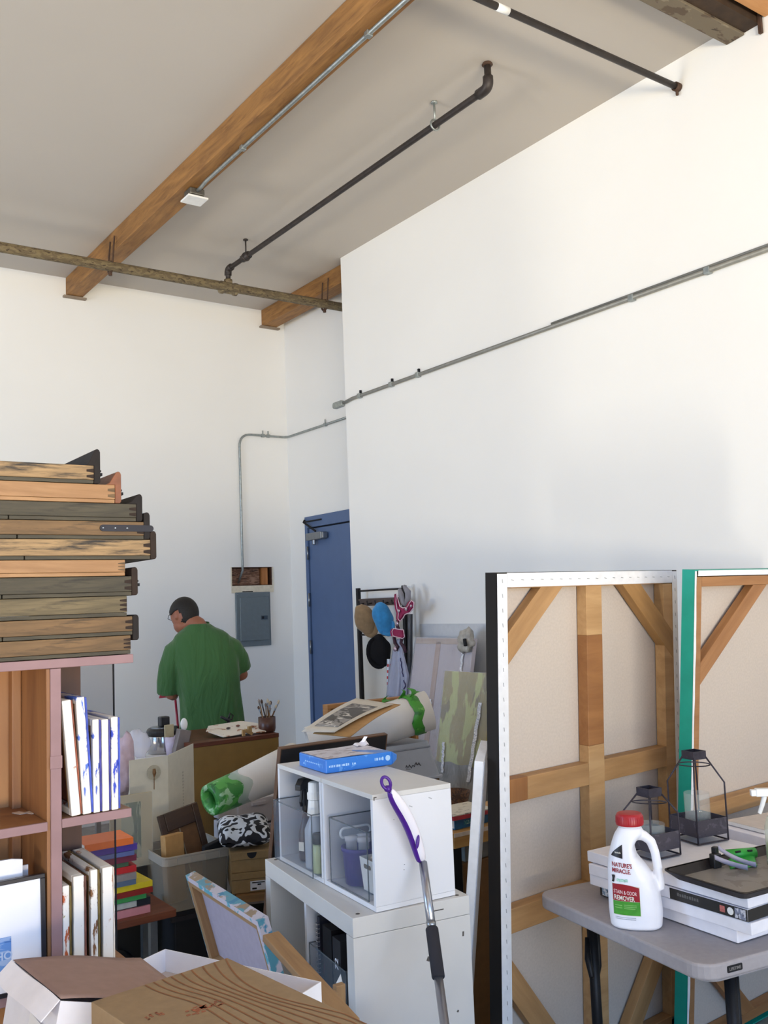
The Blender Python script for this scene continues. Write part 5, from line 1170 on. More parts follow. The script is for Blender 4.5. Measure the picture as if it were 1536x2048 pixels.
# ---- black baking tray and what lies in it
zr = .906
a_, b_, c_ = P(1327, 1738, 'z', zr), P(1489, 1787, 'z', zr), P(1463, 1684, 'z', zr)
u = (b_-a_); Lt = u.length; u.normalize(); v = Vector((-u.y, u.x, 0)); v = v if (c_-a_).dot(v) > 0 else -v
Wt = .44
o = a_.copy(); o.z = zA+.001
n = u.cross(v)
if n.z < 0: o = o+u*Lt; u = -u; n = u.cross(v)
t = frame_thing('baking_tray', 'black metal tray on the topmost canvas box holding a green bag roll', 'tray', o, u, v, n)
TB = mat('tray_black', '#231c1b', .45, .3, var=.1); hh = .0245; f = .02
m = MB()
rg = lambda g, z: [(x, y, z) for x, y in rrect(Lt-2*g, Wt-2*g, .02, 4, (Lt/2, Wt/2))]
m.loft([rg(0, hh), rg(-.004, hh), rg(-.004, hh-.003), rg(f, 0), rg(f+.004, .0022), rg(.004, hh-.001)], cap=False); m.build('tray_rim', TB, t)
m = MB(); m.prism(rrect(Lt-2*f-.002, Wt-2*f-.002, .018, 4, (Lt/2, Wt/2)), .001, .003); m.build('tray_floor', blotch('worn_tray_floor', '#7d7771', [(.55, '#6a625c'), (.63, '#8d8883')], scale=14, rough=.4), t)
mw = t.matrix_world
zt = zA+.0045
g0 = P(1492, 1722, 'z', zt)
t = thing('bag_roll', 'bright green plastic bag roll partly unrolled in the black tray', 'bag roll', g0, ta-.1)
GRN = mat('green_bag', '#2f9a3a', .4, var=.06)
MB().tube([(-.045, .03, .016), (.045, .012, .016)], .0155, 14).build('roll', GRN, t, smooth=True)
m = MB(); m.surf(lambda p, q: (-.042+.082*p-.055*q, .028-.018*p-.075*q, .003+.012*(1-q)**3+.002*math.sin(9*p+5*q)), 10, 10); m.build('loose_sheet', GRN, t, solid=.0006, smooth=True)
m = MB(); m.tube([(-.026, .012, .026), (-.01, .009, .027)], .003, 6); m.tube([(.012, .004, .027), (.026, .001, .027)], .003, 6); m.build('roll_dark_slots', DARK, t)  # two short dark bars on top of the roll
k0_ = P(1432, 1735, 'z', zt)
t = thing('strap_clip', 'black clip with a curled grey strap in the black tray', 'clip', k0_, ta)
m = MB(); m.box((0, 0, .02), (.03, .02, .04)); m.box((.012, .012, .03), (.02, .016, .05), Rz(.4)); m.build('clip', CAPB, t, bevel=.003)
for s, nm in ((1, 'strap'), (-1, 'strap')):
    m = MB(); m.surf(lambda p, q: (.0+.03*s*.4+.09*p*(.8 if s > 0 else .6), (-.002 if s > 0 else -.01)-.05*p*p-.02*p, .004+.045*(1-p)**1.5*(1 if s > 0 else .5)+.014*q), 12, 2); m.build(nm, mat('grey_strap', '#9a95a5', .5, var=.04), t, solid=.0015, smooth=True)
s0_ = P(1561, 1733, 'z', zt)
t = thing('trigger_sprayer', 'spray bottle with white trigger and green liquid cut by the right picture edge', 'spray bottle', s0_, ta-.55)
MB().lathe([(0, 0), (.033, 0), (.036, .006), (.036, .11), (.03, .135), (.014, .16), (.013, .17), (0, .17)], n=24).build('bottle_body', clear('sprayer_plastic', '#cdd2c0', .45, .15), t, smooth=True)
MB().lathe([(0, .003), (.032, .003), (.0335, .006), (.0335, .065), (0, .066)], n=24).build('liquid', mat('yellow_green_liquid', '#8a9a1e', .25, var=.05), t, smooth=True)
m = MB(); m.lathe([(0, .171), (.016, .171), (.016, .19), (.01, .195), (0, .195)], n=16); m.b2((-.055, -.011, .2), (.035, .011, .222)); m.box((-.061, 0, .21), (.016, .018, .018)); m.b2((-.012, -.009, .19), (.02, .009, .2)); m.tube([(-.03, 0, .2), (-.038, 0, .175), (-.048, 0, .15)], [.008, .007, .006], 8); m.build('trigger_head', WHITE, t, bevel=.002)

# ---- the jug
JR = math.radians(-54); jc = P(1272, 1851, 'z', .7395)
jug = thing('cleaner_jug', 'white stain and odor remover jug with red cap on the folding table', 'jug', jc, JR); jug.scale = (1.04, 1.04, .93)
JZ = [0, .006, .05, .11, .15, .18, .21, .24, .262, .278, .29, .3]
JL = [.060, .067, .070, .0695, .0685, .067, .063, .056, .049, .043, .035, .030]
JRR = [.064, .071, .075, .071, .060, .040, .014, .008, .018, .034, .034, .030]
JY = [.042, .049, .052, .051, .0505, .049, .046, .042, .039, .036, .033, .029]
def interp(z, A):
    z = max(0, min(JZ[-1], z))
    for i in range(len(JZ)-1):
        if z <= JZ[i+1]:
            k = (z-JZ[i])/(JZ[i+1]-JZ[i]); return A[i]+(A[i+1]-A[i])*k
    return A[-1]
def jpt(a, z, ex_=2.5):
    ca, sa = math.cos(a), math.sin(a)
    xr = interp(z, JRR) if ca > 0 else interp(z, JL)
    return Vector((xr*math.copysign(abs(ca)**(2/ex_), ca), interp(z, JY)*math.copysign(abs(sa)**(2/ex_), sa), z))
m = MB()
zz = [JZ[-1]*k/44 for k in range(45)]
m.loft([[jpt(2*PI*k/48, z) for k in range(48)] for z in [0]+zz[1:]])
m.tube([(.012, 0, .274), (.036, 0, .272), (.054, 0, .256), (.063, 0, .225), (.067, 0, .19), (.070, 0, .15), (.066, 0, .115)], [.016, .0155, .0135, .0125, .0125, .0135, .018], 14)
JUG = mat('jug_white_plastic', '#e9e9f0', .32, var=.01)
m.build('jug_body', JUG, jug, remesh=.0032, smi=6)
MB().lathe([(0, .298), (.031, .298), (.031, .304), (0, .304)], n=28).build('neck_ring', JUG, jug, smooth=True)
m = MB(); m.lathe([(0, .3045), (.0375, .3045), (.0378, .311), (.0365, .333), (.033, .3395), (.028, .341), (0, .341)], n=36); cap = m.build('cap', mat('red_cap', '#9c1a24', .35, var=.02), jug, smooth=True, bevel=.0012)
m = MB()
for k in range(36):
    a = 2*PI*k/36; m.tube([(.0376*math.cos(a), .0376*math.sin(a), .311), (.0366*math.cos(a), .0366*math.sin(a), .331)], .0009, 4)
m.build('cap_ridges', mat('red_cap', ''), cap)['kind'] = 'stuff'
def jface(x, z, off=.0011):
    xr = interp(z, JRR) if x > 0 else interp(z, JL); e_ = 2.5
    y = -interp(z, JY)*max(0, 1-min(1, abs(x)/xr)**e_)**(1/e_)
    return Vector((x, y-off, z))
def patch(poly_fn, nu, nv, off): 
    mm = MB(); mm.surf(lambda p, q: jface(*poly_fn(p, q), off+.0006), nu, nv); return mm
LX0, LX1 = -.053, .019
DR = mat('label_red', '#8e1622', .4, var=.02); LG = mat('label_green', '#3f8d2c', .4, var=.08, scale=60); LW = mat('label_white', '#ececf2', .4, var=0); LK = mat('label_black', '#1a1719', .4, var=.05)
patch(lambda p, q: (LX0-.001+(LX1-LX0+.002)*p, .0455+(.1385-.006*p-.0455)*q), 16, 16, .0009).build('label_border', LW, jug)
patch(lambda p, q: (LX0+(LX1-LX0)*p, .088+(.137-.008*p+.004*math.sin(PI*p)-.088)*q), 16, 12, .0014).build('red_label', DR, jug)
patch(lambda p, q: (LX0+(LX1-LX0)*p, .0475+(.0875-.0475)*q), 16, 8, .0014).build('green_label', LG, jug)
MB().text('STAIN & ODOR', .0155, lambda p, q: jface(LX0+.003+p, .1085+q-.004*((p-.03)/.03)*.6, .0028), .0001, sx=.575).build('label_lettering', mat('letter_pale', '#e6cccc', .4, var=0), jug)
MB().text('REMOVER', .019, lambda p, q: jface(LX0+.003+p, .0905+q-.002*(p-.03)/.03, .0028), .0004, sx=.66).build('label_lettering', LW, jug)
m = MB()
for k, (x0, z0, w_) in enumerate(((.004, .074, .02), (.029, .076, .034), (.029, .071, .034), (.029, .066, .03), (.004, .067, .02))): mm_ = m.surf(lambda p, q, x0=x0, z0=z0, w_=w_: jface(LX0+x0+w_*p, z0+.0022*q, .0027), 5, 1)
m.build('green_label_print', mat('pale_green_print', '#78b060', .4, var=.1), jug)['kind'] = 'stuff'
MB().text("NATURE'S", .018, lambda p, q: jface(LX0+.001+p, .1885+q-.06*p, .0024), .0004, sx=.68).build('brand_lettering', DR, jug)
MB().text('MIRACLE.', .018, lambda p, q: jface(LX0+.001+p, .1715+q-.06*p, .0024), .0004, sx=.68).build('brand_lettering', DR, jug)
patch(lambda p, q: (-.053+.032*p*(1)+.0*q, .218+.0+.035*q*(p**.7)-.006*p*(1-q)), 10, 10, .0012).build('black_corner_patch', LK, jug)
MB().text('formula', .0075, lambda p, q: jface(-.042+p, .2265+q, .0028), .0002, sx=.7).build('patch_lettering', LW, jug)
m = MB(); m.surf(lambda p, q: jface(-.054+.006*p+.002*math.sin(3*q), .142+.02*q, .0022), 3, 5); m.surf(lambda p, q: jface(-.0505+.006*p, .155+.008*q, .0022), 2, 2); m.build('dog_silhouette', LK, jug)
m = MB(); m.surf(lambda p, q: jface(-.040+.03*p, .1445+.0085*q+.0008*math.sin(16*p), .0022), 14, 2); m.build('soft_green_script', mat('soft_green', '#9fc2b4', .5, var=.25, scale=150), jug)
m = MB()
for z in (.039, .034): m.surf(lambda p, q, z=z: jface(LX0+.004+.055*p, z+.0018*q, .0022), 8, 1)
m.build('small_print', mat('small_print_grey', '#a8a9b2', .5, var=.2, scale=300), jug)['kind'] = 'stuff'
# ================================================================ BEHIND THE CUBES: TRESTLE TABLE, TOTE, ROLL, PRINT, WRAPPED PAINTINGS
q = P(908, 1668, 'z', .78)
X0 = q.x; 
t = thing('wood_table', 'thick-edged wooden table behind the white cubes', 'table', (X0, q.y, 0))
WT = wood('thick_table_wood', '#a5763c', '#c39655', 'x', 8)
MB().b2((0, 0, .722), (1.1, .36, .78)).build('table_top', WT, t, bevel=.002)
MB().b2((.0, -.004, .766), (1.1, -.0005, .781)).build('pale_edge', mat('pale_edge_band', '#cdbfae', .7), t)
for x, y in ((.03, .04), (1.05, .04), (.03, .32), (1.05, .32)): MB().b2((x-.02, y-.02, 0), (x+.02, y+.02, .721)).build('leg', LEGB, t)
t = thing('floor_carton', 'brown cardboard carton on the floor under the wooden table', 'box', (X0+.03+.05, q.y+.05, .0015))
MB().b2((0, 0, 0), (.5, .26, .64)).build('carton_body', mat('carton_brown', '#7a5630', .8, var=.05), t, bevel=.004)
t = thing('grey_carton', 'flat grey box on top of the brown carton under the table', 'box', (X0+.1, q.y+.06, .6425))
MB().b2((0, 0, 0), (.45, .24, .07)).build('carton_body', mat('carton_grey', '#84827a', .8, var=.04), t, bevel=.004)
bk1 = P(912, 1661, 'z', .781)
t = thing('book', 'thick teal-blue book under the red-edged one on the wooden table', 'book', (bk1.x, bk1.y+.006, .7815), .05)
m = MB(); m.b2((0, 0, 0), (.2, .14, .004)); m.b2((0, 0, .036), (.2, .14, .04)); m.b2((0, 0, .004), (.2, .004, .036)); m.build('cover', mat('teal_book', '#1f5f8a', .4, var=.1, scale=60), t)
MB().b2((.001, .005, .0045), (.198, .138, .0355)).build('pages', mat('page_edge', ''), t)
m = MB(); m.b2((.05, -.001, .012), (.13, -.0002, .028)); m.build('spine_label', blotch('spine_print', '#2f7a8a', [(.55, '#9ac0b8')], scale=120), t)
t = thing('book', 'pale book with red edge lying on the teal-blue book', 'book', (bk1.x-.02, bk1.y-.012, .8225), -.03)
MB().b2((0, 0, 0), (.21, .17, .016)).build('pages', mat('red_cover_edge', '#a8323c', .5), t)
MB().b2((0, 0, .0162), (.21, .17, .02)).build('cover', blotch('printed_cover', '#cbc4b4', [(.6, '#8a8478')], scale=25, stretch=(1, 3, 1)), t)
bq = P(905, 1618, 'y', bk1.y+.26)
t = thing('wicker_bowl', 'dark brown woven bowl behind the books on the wooden table', 'bowl', (bq.x, bk1.y+.25, .7815))
MB().lathe([(0, 0), (.05, 0), (.075, .09), (.07, .09), (.045, .008), (0, .008)], n=20).build('bowl', blotch('wicker', '#3c2414', [(.5, '#5e3c22'), (.6, '#24140c')], scale=70), t, smooth=True)

# grey upturned tote
yt = 3.9
r1 = P(890, 1556, 'y', yt); r0 = P(868, 1483, 'y', yt)
x1b, x1t, zt = r1.x, r0.x, r0.z
sc2 = thing('tall_carton', 'tall brown carton on the floor hidden below the grey tub', 'box', (x1b-.60, yt+.02, .0))
MB().b2((0, 0, 0), (.58, .5, .7805)).build('carton_body', mat('carton_brown', ''), sc2, bevel=.004)
t = thing('grey_tote', 'light grey plastic tub upside down with a dark logo, under the right roll', 'tub', (x1b-.44, yt, .782))
TG = mat('tub_grey', '#9ea3ad', .45, var=.02)
dx = x1b-x1t; hh = zt-.782
rg = lambda g, z, r=.03: [(x, y, z) for x, y in rrect(.44-2*g, .28-2*g*.6, r, 5, (.22, .14))]
m = MB(); m.loft([rg(.0, 0), rg(0, .012), rg(.014, .013), rg(dx*.92, hh-.012), rg(dx, hh), rg(dx+.02, hh)]); m.build('tub_body', TG, t, bevel=.002)
m = MB(); m.loft([rg(dx*.8, hh-.031), rg(dx*.78, hh-.027), rg(dx*.86, hh-.022)], cap=False); m.build('rim_groove', mat('groove_grey', '#7d828c', .5), t)
lq = P(830, 1534, 'y', yt-.0); lx = lq.x-(x1b-.44); lz = lq.z-.782; fy = lambda z: .0+dx*.6*z/hh+.006
m = MB(); pts = [(lx-.045+.006*k, fy(lz)-.003, lz+.008*math.sin(k*1.9)+.004*math.sin(k*.7)+.0006*k) for k in range(17)]; m.tube(pts, .0022, 5); m.tube([(lx-.045, fy(lz)-.003, lz-.006), (lx-.015, fy(lz)-.003, lz-.012)], .002, 5)
m.build('script_logo', mat('logo_dark', '#33343c', .5, var=0), t)

# right-hand roll on the tote
zc = zt+.11
ea, eb = D(618, 1493, 4.72), D(858, 1420, 4.86); eb.z = max(eb.z, zt+.114)
t, L, rg = roll('paper_roll', 'white paper roll with torn green tape lying on the grey tub', ea, eb, .098, .101)
m = MB(); m.loft([rg(.1005, L-.11), rg(.1035, L-.105), rg(.1035, L-.06), rg(.1, L-.055)], cap=False)
for vv in m.bm.verts: vv.co.z += .012*math.sin(math.atan2(vv.co.y, vv.co.x)*3)+.006*math.sin(math.atan2(vv.co.y, vv.co.x)*7)
m.build('green_tape', blotch('leaf_green_tape', '#3f8a2e', [(.55, '#2f6e28'), (.64, '#6aa84a')], scale=20, rough=.4), t, smooth=True)
GT = mat('torn_green', '#3d8a2c', .45, var=.12)
m = MB(); a0 = 1.75
m.surf(lambda p, q: ((.1015+.002*math.sin(20*p))*math.cos(a0+.35*(q-.5)*(1+.5*math.sin(9*p))), (.1015+.002*math.sin(20*p))*math.sin(a0+.35*(q-.5)*(1+.5*math.sin(9*p))), L-.07-(.34)*p), 30, 4); m.build('seam_tape', GT, t, smooth=True)
for k, (z, a, s) in enumerate(((L-.12, 1.55, .04), (L-.07, 1.3, .05), (L-.03, 2.0, .03), (L-.14, 2.6, .028), (L-.2, 1.7, .03))):
    m = MB(); m.surf(lambda p, q: ((.1015+s*p*(1-.2*q))*math.cos(a+.3*(q-.5)*(1-p)), (.1015+s*p)*math.sin(a+.3*(q-.5)*(1-p)), z+.05*(q-.5)*(1-p)+.03*p*math.sin(3*p+k)), 8, 4); m.build('torn_flap', GT, t, solid=.0007, smooth=True)
# wooden frame box behind
fb0, fb1 = P(655, 1412, 'y', 4.27), P(805, 1392, 'y', 4.27); zf = (fb0.z+fb1.z)/2
t = thing('frame_box', 'shallow wooden frame box standing behind the right roll', 'frame box', (fb0.x, 4.27, .7815)); w = fb1.x-fb0.x+.1; hh = zf-.7815
FW = wood('frame_box_wood', '#8a5d30', '#a87844', 'x', 8)
for a, b in (((0, 0, hh-.022), (w, .05, hh)), ((0, 0, 0), (.02, .05, hh-.0225)), ((w-.02, 0, 0), (w, .05, hh-.0225)), ((.0205, 0, 0), (w-.0205, .05, .02))): MB().b2(a, b).build('frame_side', FW, t, bevel=.002)
MB().b2((.0205, .035, .0205), (w-.0205, .045, hh-.023)).build('back_board', mat('frame_back_brown', '#8a6230', .7, var=.05), t)
# kraft sheet and print sliding down over roll and board
def quad_sheet(o, name, m_, c4, off, sag, parent=None, sol=.0015, nu=10, nv=10, box=(0, 1, 0, 1)):
    A, B, C_, D_ = c4
    nrm = (B-A).cross(D_-A).normalized(); nrm = nrm if nrm.z > 0 else -nrm
    def fn(p, q):
        p = box[0]+(box[1]-box[0])*p; q = box[2]+(box[3]-box[2])*q
        return (A*(1-p)+B*p)*(1-q)+(D_*(1-p)+C_*p)*q+nrm*(off+sag*math.sin(PI*q)*1.0)-o
    return MB().surf(fn, nu, nv).build(name, m_, parent, solid=sol, smooth=True)
A_, B_, C_, D_ = D(733, 1404, 4.70), D(801, 1412, 4.62), D(700, 1477, 3.98), D(626, 1470, 3.96)
t = thing('kraft_sheet', 'tan card sheet under the black and white print', 'card', tuple(D_))
quad_sheet(D_, 'card', mat('kraft_tan', ''), (A_, B_, C_, D_), .006, .012, t, .003)
A_, B_, C_, D_ = D(711, 1407, 4.64), D(786, 1419, 4.58), D(668, 1477, 3.955), D(601, 1476, 3.945)
t = thing('art_print', 'black and white picture on cream paper sliding over the white roll', 'print', tuple(D_))
quad_sheet(D_, 'paper', mat('cream_paper', '#c9c1b3', .7, var=.03), (A_, B_, C_, D_), .026, .012, t, .0012)
quad_sheet(D_, 'printed_image', blotch('grey_image', '#4a4643', [(.52, '#8f8a84'), (.6, '#c5bfb6'), (.64, '#3a3634')], scale=13, rough=.6), (A_, B_, C_, D_), .0275, .012, t, .0005, box=(.17, .86, .2, .88))

# ---- wrapped paintings against the right wall
FILM = NT('wrap_film'); tr = FILM.add('ShaderNodeBsdfTransparent'); FILM.b.inputs['Base Color'].default_value = lin('#d2d0d6'); FILM.b.inputs['Roughness'].default_value = .1
nz = FILM.add('ShaderNodeTexNoise', Scale=18.0, Detail=5.0, Distortion=1.5); FILM.link(FILM.coords((1.6, .5, 1)), nz.inputs['Vector']); FILM.bump(nz.outputs['Fac'], .9, .03)
mx = FILM.add('ShaderNodeMixShader'); mx.inputs['Fac'].default_value = .3; FILM.link(tr.outputs[0], mx.inputs[1]); FILM.link(FILM.b.outputs[0], mx.inputs[2]); FILM.link(mx.outputs[0], FILM.n['Material Output'].inputs['Surface']); FILM = FILM.m
BUB = NT('glint_strip'); BUB.b.inputs['Base Color'].default_value = lin('#eeeef2'); BUB.b.inputs['Roughness'].default_value = .12  # white strips painted on as glints of the crinkled film
vo = BUB.add('ShaderNodeTexVoronoi', Scale=90.0); BUB.link(BUB.coords(), vo.inputs['Vector']); BUB.bump(vo.outputs['Distance'], 1.0, .01); BUB = BUB.m
def wrapped(label, TL, TR, BLr, base_mat, group, strips, zfloor=.012):
    TR = Vector((TR.x, TR.y, TL.z)); u = (TR-TL); w = u.length; u.normalize(); v = (TL-BLr).normalized(); v = (v-u*v.dot(u)).normalized(); n = u.cross(v)
    hh = (TL.z-zfloor)/v.z; o = TL-v*hh
    t = frame_thing('wrapped_painting', label, 'painting', o, u, v, n, group)
    MB().b2((.004, .004, -.034), (w-.004, hh-.004, -.004)).build('painting', base_mat, t, bevel=.002)
    m = MB(); m.surf(lambda p, q: (w*p, hh*q, .002+.006*abs(noise.noise((p*7, q*16, w*10)))), 24, 48); m.surf(lambda p, q: (0-.002*math.sin(q*40)*0, hh*q, -.036+.038*p), 2, 10); m.build('plastic_film', FILM, t, smooth=True)
    for k, (a, b, wd) in enumerate(strips):
        m = MB(); pts = []
        for j in range(13):
            s = j/12; pts.append((w*(a[0]+(b[0]-a[0])*s)+.004*math.sin(j*2.1), hh*(a[1]+(b[1]-a[1])*s)))
        vs = [(m.V((x-wd/2, y, .0095)), m.V((x, y, .0125)), m.V((x+wd/2, y, .0095))) for x, y in pts]
        for p_, q_ in zip(vs, vs[1:]): m.Fc([p_[0], p_[1], q_[1], q_[0]]); m.Fc([p_[1], p_[2], q_[2], q_[1]])
        m.build('film_glint', BUB, t, smooth=True)
    return t, w, hh
t = thing('plexi_sheet', 'pale grey plastic sheet standing flat against the right wall', 'sheet', (XR-.012, 4.25, .001))
MB().b2((0, 0, 0), (.005, 1.09, P(900, 1248, 'x', XR-.012).z)).build('sheet', mat('pale_sheet', '#c6c8cb', .5, var=.02), t)
BACKC = blotch('wrapped_back', '#c8bfc4', [(.68, '#bcae a2'.replace(' ', ''))], scale=4)
TL = P(831, 1274, 'x', 3.97); TR = P(948, 1277, 'x', 3.97); BLr = P(815, 1400, 'y', TL.y)
t, w, hh = wrapped('plastic-wrapped painting back with a brown centre bar leaning on the right wall', TL, TR, BLr, BACKC, 'plastic-wrapped paintings', (((.87, .8), (.86, .95), .02), ((.46, .62), (.4, .72), .045)))
MB().b2((w*.38, .02, -.0038), (w*.46, hh-.03, -.0005)).build('centre_bar', wood('faded_bar', '#b59a8c', '#c4ada0', 'y', 8), t)
MB().b2((.01, hh-.045, -.0038), (w-.01, hh-.008, -.0005)).build('top_bar', wood('faded_bar_x', '#b5a090', '#c6b3a4', 'x', 8), t)
mm = MB(); mm.ell((w*.93, hh-.03, .03), (.062, .07, .035), n=20, m=14)
for vv in mm.bm.verts:
    p = vv.co-Vector((w*.93, hh-.03, .03)); s = 1+.6*noise.noise(p*18)+.3*noise.noise(p*45); vv.co = Vector((w*.93, hh-.03, .03))+p*s
mm.build('crumpled_corner', mat('crumpled_plastic', '#aaa49a', .35, var=.12, scale=40), t, smooth=True)
m = MB(); m.tube([(w*.97, hh-.02, .06), (w*1.0, hh-.06, .062)], .012, 8); m.build('dark_strap', DARK, t)
YG = blotch('yellow_green_painting', '#c8cc7c', [(.5, '#a89a58'), (.6, '#8c7f4c'), (.68, '#cfd690')], scale=3.4, rough=.6, stretch=(2.2, .7, 1))
TL = P(888, 1340, 'x', 3.72); TR = P(985, 1346, 'x', 3.72); BLr = P(868, 1540, 'y', TL.y)
t, w, hh = wrapped('plastic-wrapped yellow-green painting leaning in front of the pale wrapped one', TL, TR, BLr, YG, 'plastic-wrapped paintings', (((.74, .5), (.84, .86), .03), ((.2, .52), (.17, .66), .024)))
MB().surf(lambda p, q: (w*p, (hh-.54+.05*noise.noise((p*3, 0, 1)))*q, -.0015+.004*abs(noise.noise((p*9, q*9, 4)))), 20, 24).build('lower_wrap', blotch('grey_wrap', '#8d8b80', [(.56, '#7b776a'), (.64, '#a3a298')], scale=6, rough=.35, stretch=(2, .6, 1)), t, smooth=True)
# ================================================================ COAT RACK AND WHAT HANGS THERE
RX = 4.0
ya, yb_, zt = P(717, 1200, 'x', RX).y, P(809, 1200, 'x', RX).y, P(760, 1177, 'x', RX).z
RK = mat('rack_black', '#1c1718', .5, .3, var=.05)
rk = thing('coat_rack', 'dark metal coat rack beside the blue door with hats on it', 'coat rack', (RX, yb_, 0)); wy = ya-yb_
for y in (0, wy):
    MB().b2((-.014, y-.014, .0), (.014, y+.014, zt+.012)).build('post', RK, rk, bevel=.002)
    MB().b2((-.2, y-.012, .001), (.07, y+.012, .022)).build('foot', RK, rk, bevel=.002)
MB().tube([(0, .0145, zt-.01), (0, wy-.0145, zt-.01)], .007, 8).build('top_rail', RK, rk)
z1, z2 = P(760, 1196, 'x', RX).z, P(760, 1211, 'x', RX).z
MB().b2((-.012, .0145, z2), (.006, wy-.0145, z1)).build('hook_board', mat('hook_board_brown', '#4a3d38', .6, var=.05), rk, bevel=.003)
for k in range(5): MB().tube([(-.012, .08+.105*k, z2+.02), (-.05, .08+.105*k, z2+.012), (-.055, .08+.105*k, z2+.04)], .005, 6).build('hook', RK, rk)
zl = P(760, 1270, 'x', RX).z
MB().tube([(0, .0145, zl), (0, wy-.0145, zl)], .007, 8).build('lower_rail', RK, rk)
def hat(name, label, px, py, wpx, hpx, m_, brim, tilt, xp):
    c = P(px, py, 'x', xp); s = (P(px, py, 'x', xp)-CAM).dot(_F)/FPX; rw, rh = wpx*s/2, hpx*s/2
    t = thing(name, label, 'hat', c, -.62); t.rotation_euler.y = 0
    m = MB(); m.ell((0, 0, 0), (rw, .045, rh), n=28, m=18)
    for vv in m.bm.verts:
        p = vv.co; g = noise.noise((p.x*13, p.y*13, p.z*13+px)); g2 = noise.noise((p.x*34+px, p.y*34, p.z*20)); vv.co = p*(1+.15*g+.1*g2)+Vector((tilt*p.z, 0, 0))
    m.build('crown', m_, t, smooth=True, sub=1)
    if brim:
        m = MB(); pts = []
        for k in range(13):
            a = brim[0]+(brim[1]-brim[0])*k/12; pts.append((a, 1.0+.16*math.sin(PI*k/12)))
        vs = [(m.V((rw*.8*math.cos(a)+tilt*rh*.8*math.sin(a), -.02, rh*.8*math.sin(a))), m.V((rw*f*math.cos(a)+tilt*rh*f*math.sin(a), -.035, rh*f*math.sin(a)))) for a, f in pts]
        for a, b in zip(vs, vs[1:]): m.Fc([a[0], b[0], b[1], a[1]])
        m.build('brim', m_, t, solid=.006, smooth=True)
    return t
TAN = mat('tan_corduroy', '#8d7252', .9, var=.1, scale=25, sheen=.3, bump=.3); BLUH = mat('blue_denim', '#2f7fb5', .9, var=.12, scale=20, sheen=.3, bump=.3); BLKH = mat('black_felt', '#0d0c0f', .95, var=.05)
hat('newsboy_cap', 'tan fabric cap hanging at the left of the coat rack', 731, 1240, 44, 64, TAN, (-1.9, -.3), -.22, 3.93)
hat('newsboy_cap', 'bright blue fabric cap hanging between tan cap and harness', 766, 1237, 42, 64, BLUH, (-1.9, -.2), -.18, 3.93)
hat('black_hat', 'round black hat hanging below the blue cap', 759, 1303, 46, 64, BLKH, (2.0, 5.0), -.05, 3.93)
t = P(742, 1264, 'x', 3.955); 
# harness, bags: soft flat things hung on the rack, built in the plane of the rack with thickness and folds
def hung(poly, xp, th, org):
    m = MB(); pts = [P(px, py, 'x', xp)-org for px, py in poly]
    m.prism([(p.y, p.z) for p in pts], xp-org.x-th, xp-org.x, 'x'); return m
BUR = mat('burgundy_webbing', '#8a0f45', .6, var=.08, scale=50); PNK = mat('pale_piping', '#d9b8c4', .5, var=.1, scale=80); GRS = mat('grey_scarf', '#8f8c92', .85, var=.06)
org = P(795, 1240, 'x', 3.9)
hr = thing('dog_harness', 'burgundy dog harness with pale piping hanging on the coat rack', 'harness', org)
pan = [[(793, 1187), (797, 1203), (800, 1213), (806, 1216), (815, 1214), (819, 1206), (823, 1201), (828, 1205), (827, 1216), (820, 1225), (810, 1229), (806, 1236), (800, 1243), (796, 1237), (797, 1226), (794, 1217), (792, 1203)], [(787, 1257), (807, 1260), (809, 1274), (805, 1277), (786, 1272), (784, 1263)]]
for nm, pl in zip(('chest_panel', 'belly_panel'), pan):
    hung(pl, 3.9, .02, org).build(nm, BUR, hr, bevel=.004)
    m = MB(); m.tube([P(px, py, 'x', 3.876)-org for px, py in pl], .0035, 6, closed=True); m.build('piping', PNK, hr, smooth=True)
for pl in ([(788, 1274), (790, 1286), (796, 1294), (793, 1300)], [(804, 1275), (802, 1286), (808, 1295), (811, 1305)], [(796, 1240), (794, 1250), (797, 1258)]):
    m = MB(); m.tube([P(px, py, 'x', 3.888)-org for px, py in pl], [.012]*len(pl), 6); m.build('strap', mat('strap_dark_plum', '#3a1a2a', .6, var=.2), hr, smooth=True)
for px, py, r in ((794, 1247, .016), (790, 1298, .018), (798, 1222, .012), (812, 1218, .014), (822, 1212, .01)):
    m = MB(); m.ell(P(px, py, 'x', 3.87)-org, (.008, r, r), n=12, m=8); m.build('buckle' if py > 1240 else 'reflective_spot', mat('buckle_chrome', '#b9a4b0', .25, .6, var=.2, scale=60), hr, smooth=True)
org = P(808, 1190, 'x', 3.92)
sc_ = thing('grey_scarf', 'grey cloth strap looped over the top of the right rack post', 'scarf', org)
m = MB(); m.tube([P(px, py, 'x', 3.915)-org for px, py in ((799, 1178), (802, 1190), (806, 1205), (810, 1211))], [.012, .02, .016, .01], 8); m.tube([P(px, py, 'x', 3.915)-org for px, py in ((808, 1172), (816, 1184), (816, 1196), (811, 1211))], [.012, .022, .02, .01], 8); m.build('loop', GRS, sc_, smooth=True)
m = MB(); m.surf(lambda p, q: P(816+9*p-1*q, 1228+168*q, 'x', 3.99-.03*math.sin(6*p))-org, 6, 12); m.build('hanging_tail', mat('grey_tail', '#75777c', .8, var=.05), sc_, solid=.006, smooth=True)
org = P(796, 1300, 'x', 3.9)
bg = thing('grey_bag', 'limp grey plastic shopping bag hanging below the harness', 'bag', org)
def bagf(p, q):
    x0, x1 = 794-22*q**.6-0*q, 800+19*min(1, q*1.6)
    if q < .15: x0, x1 = 794-10*q/.15*.5, 800+5*q/.15
    return P(x0+(x1-x0)*p, 1278+(1396-1278)*q, 'x', 3.9-.035*math.sin(PI*p)*q-.012*math.sin(p*17)*q)-org
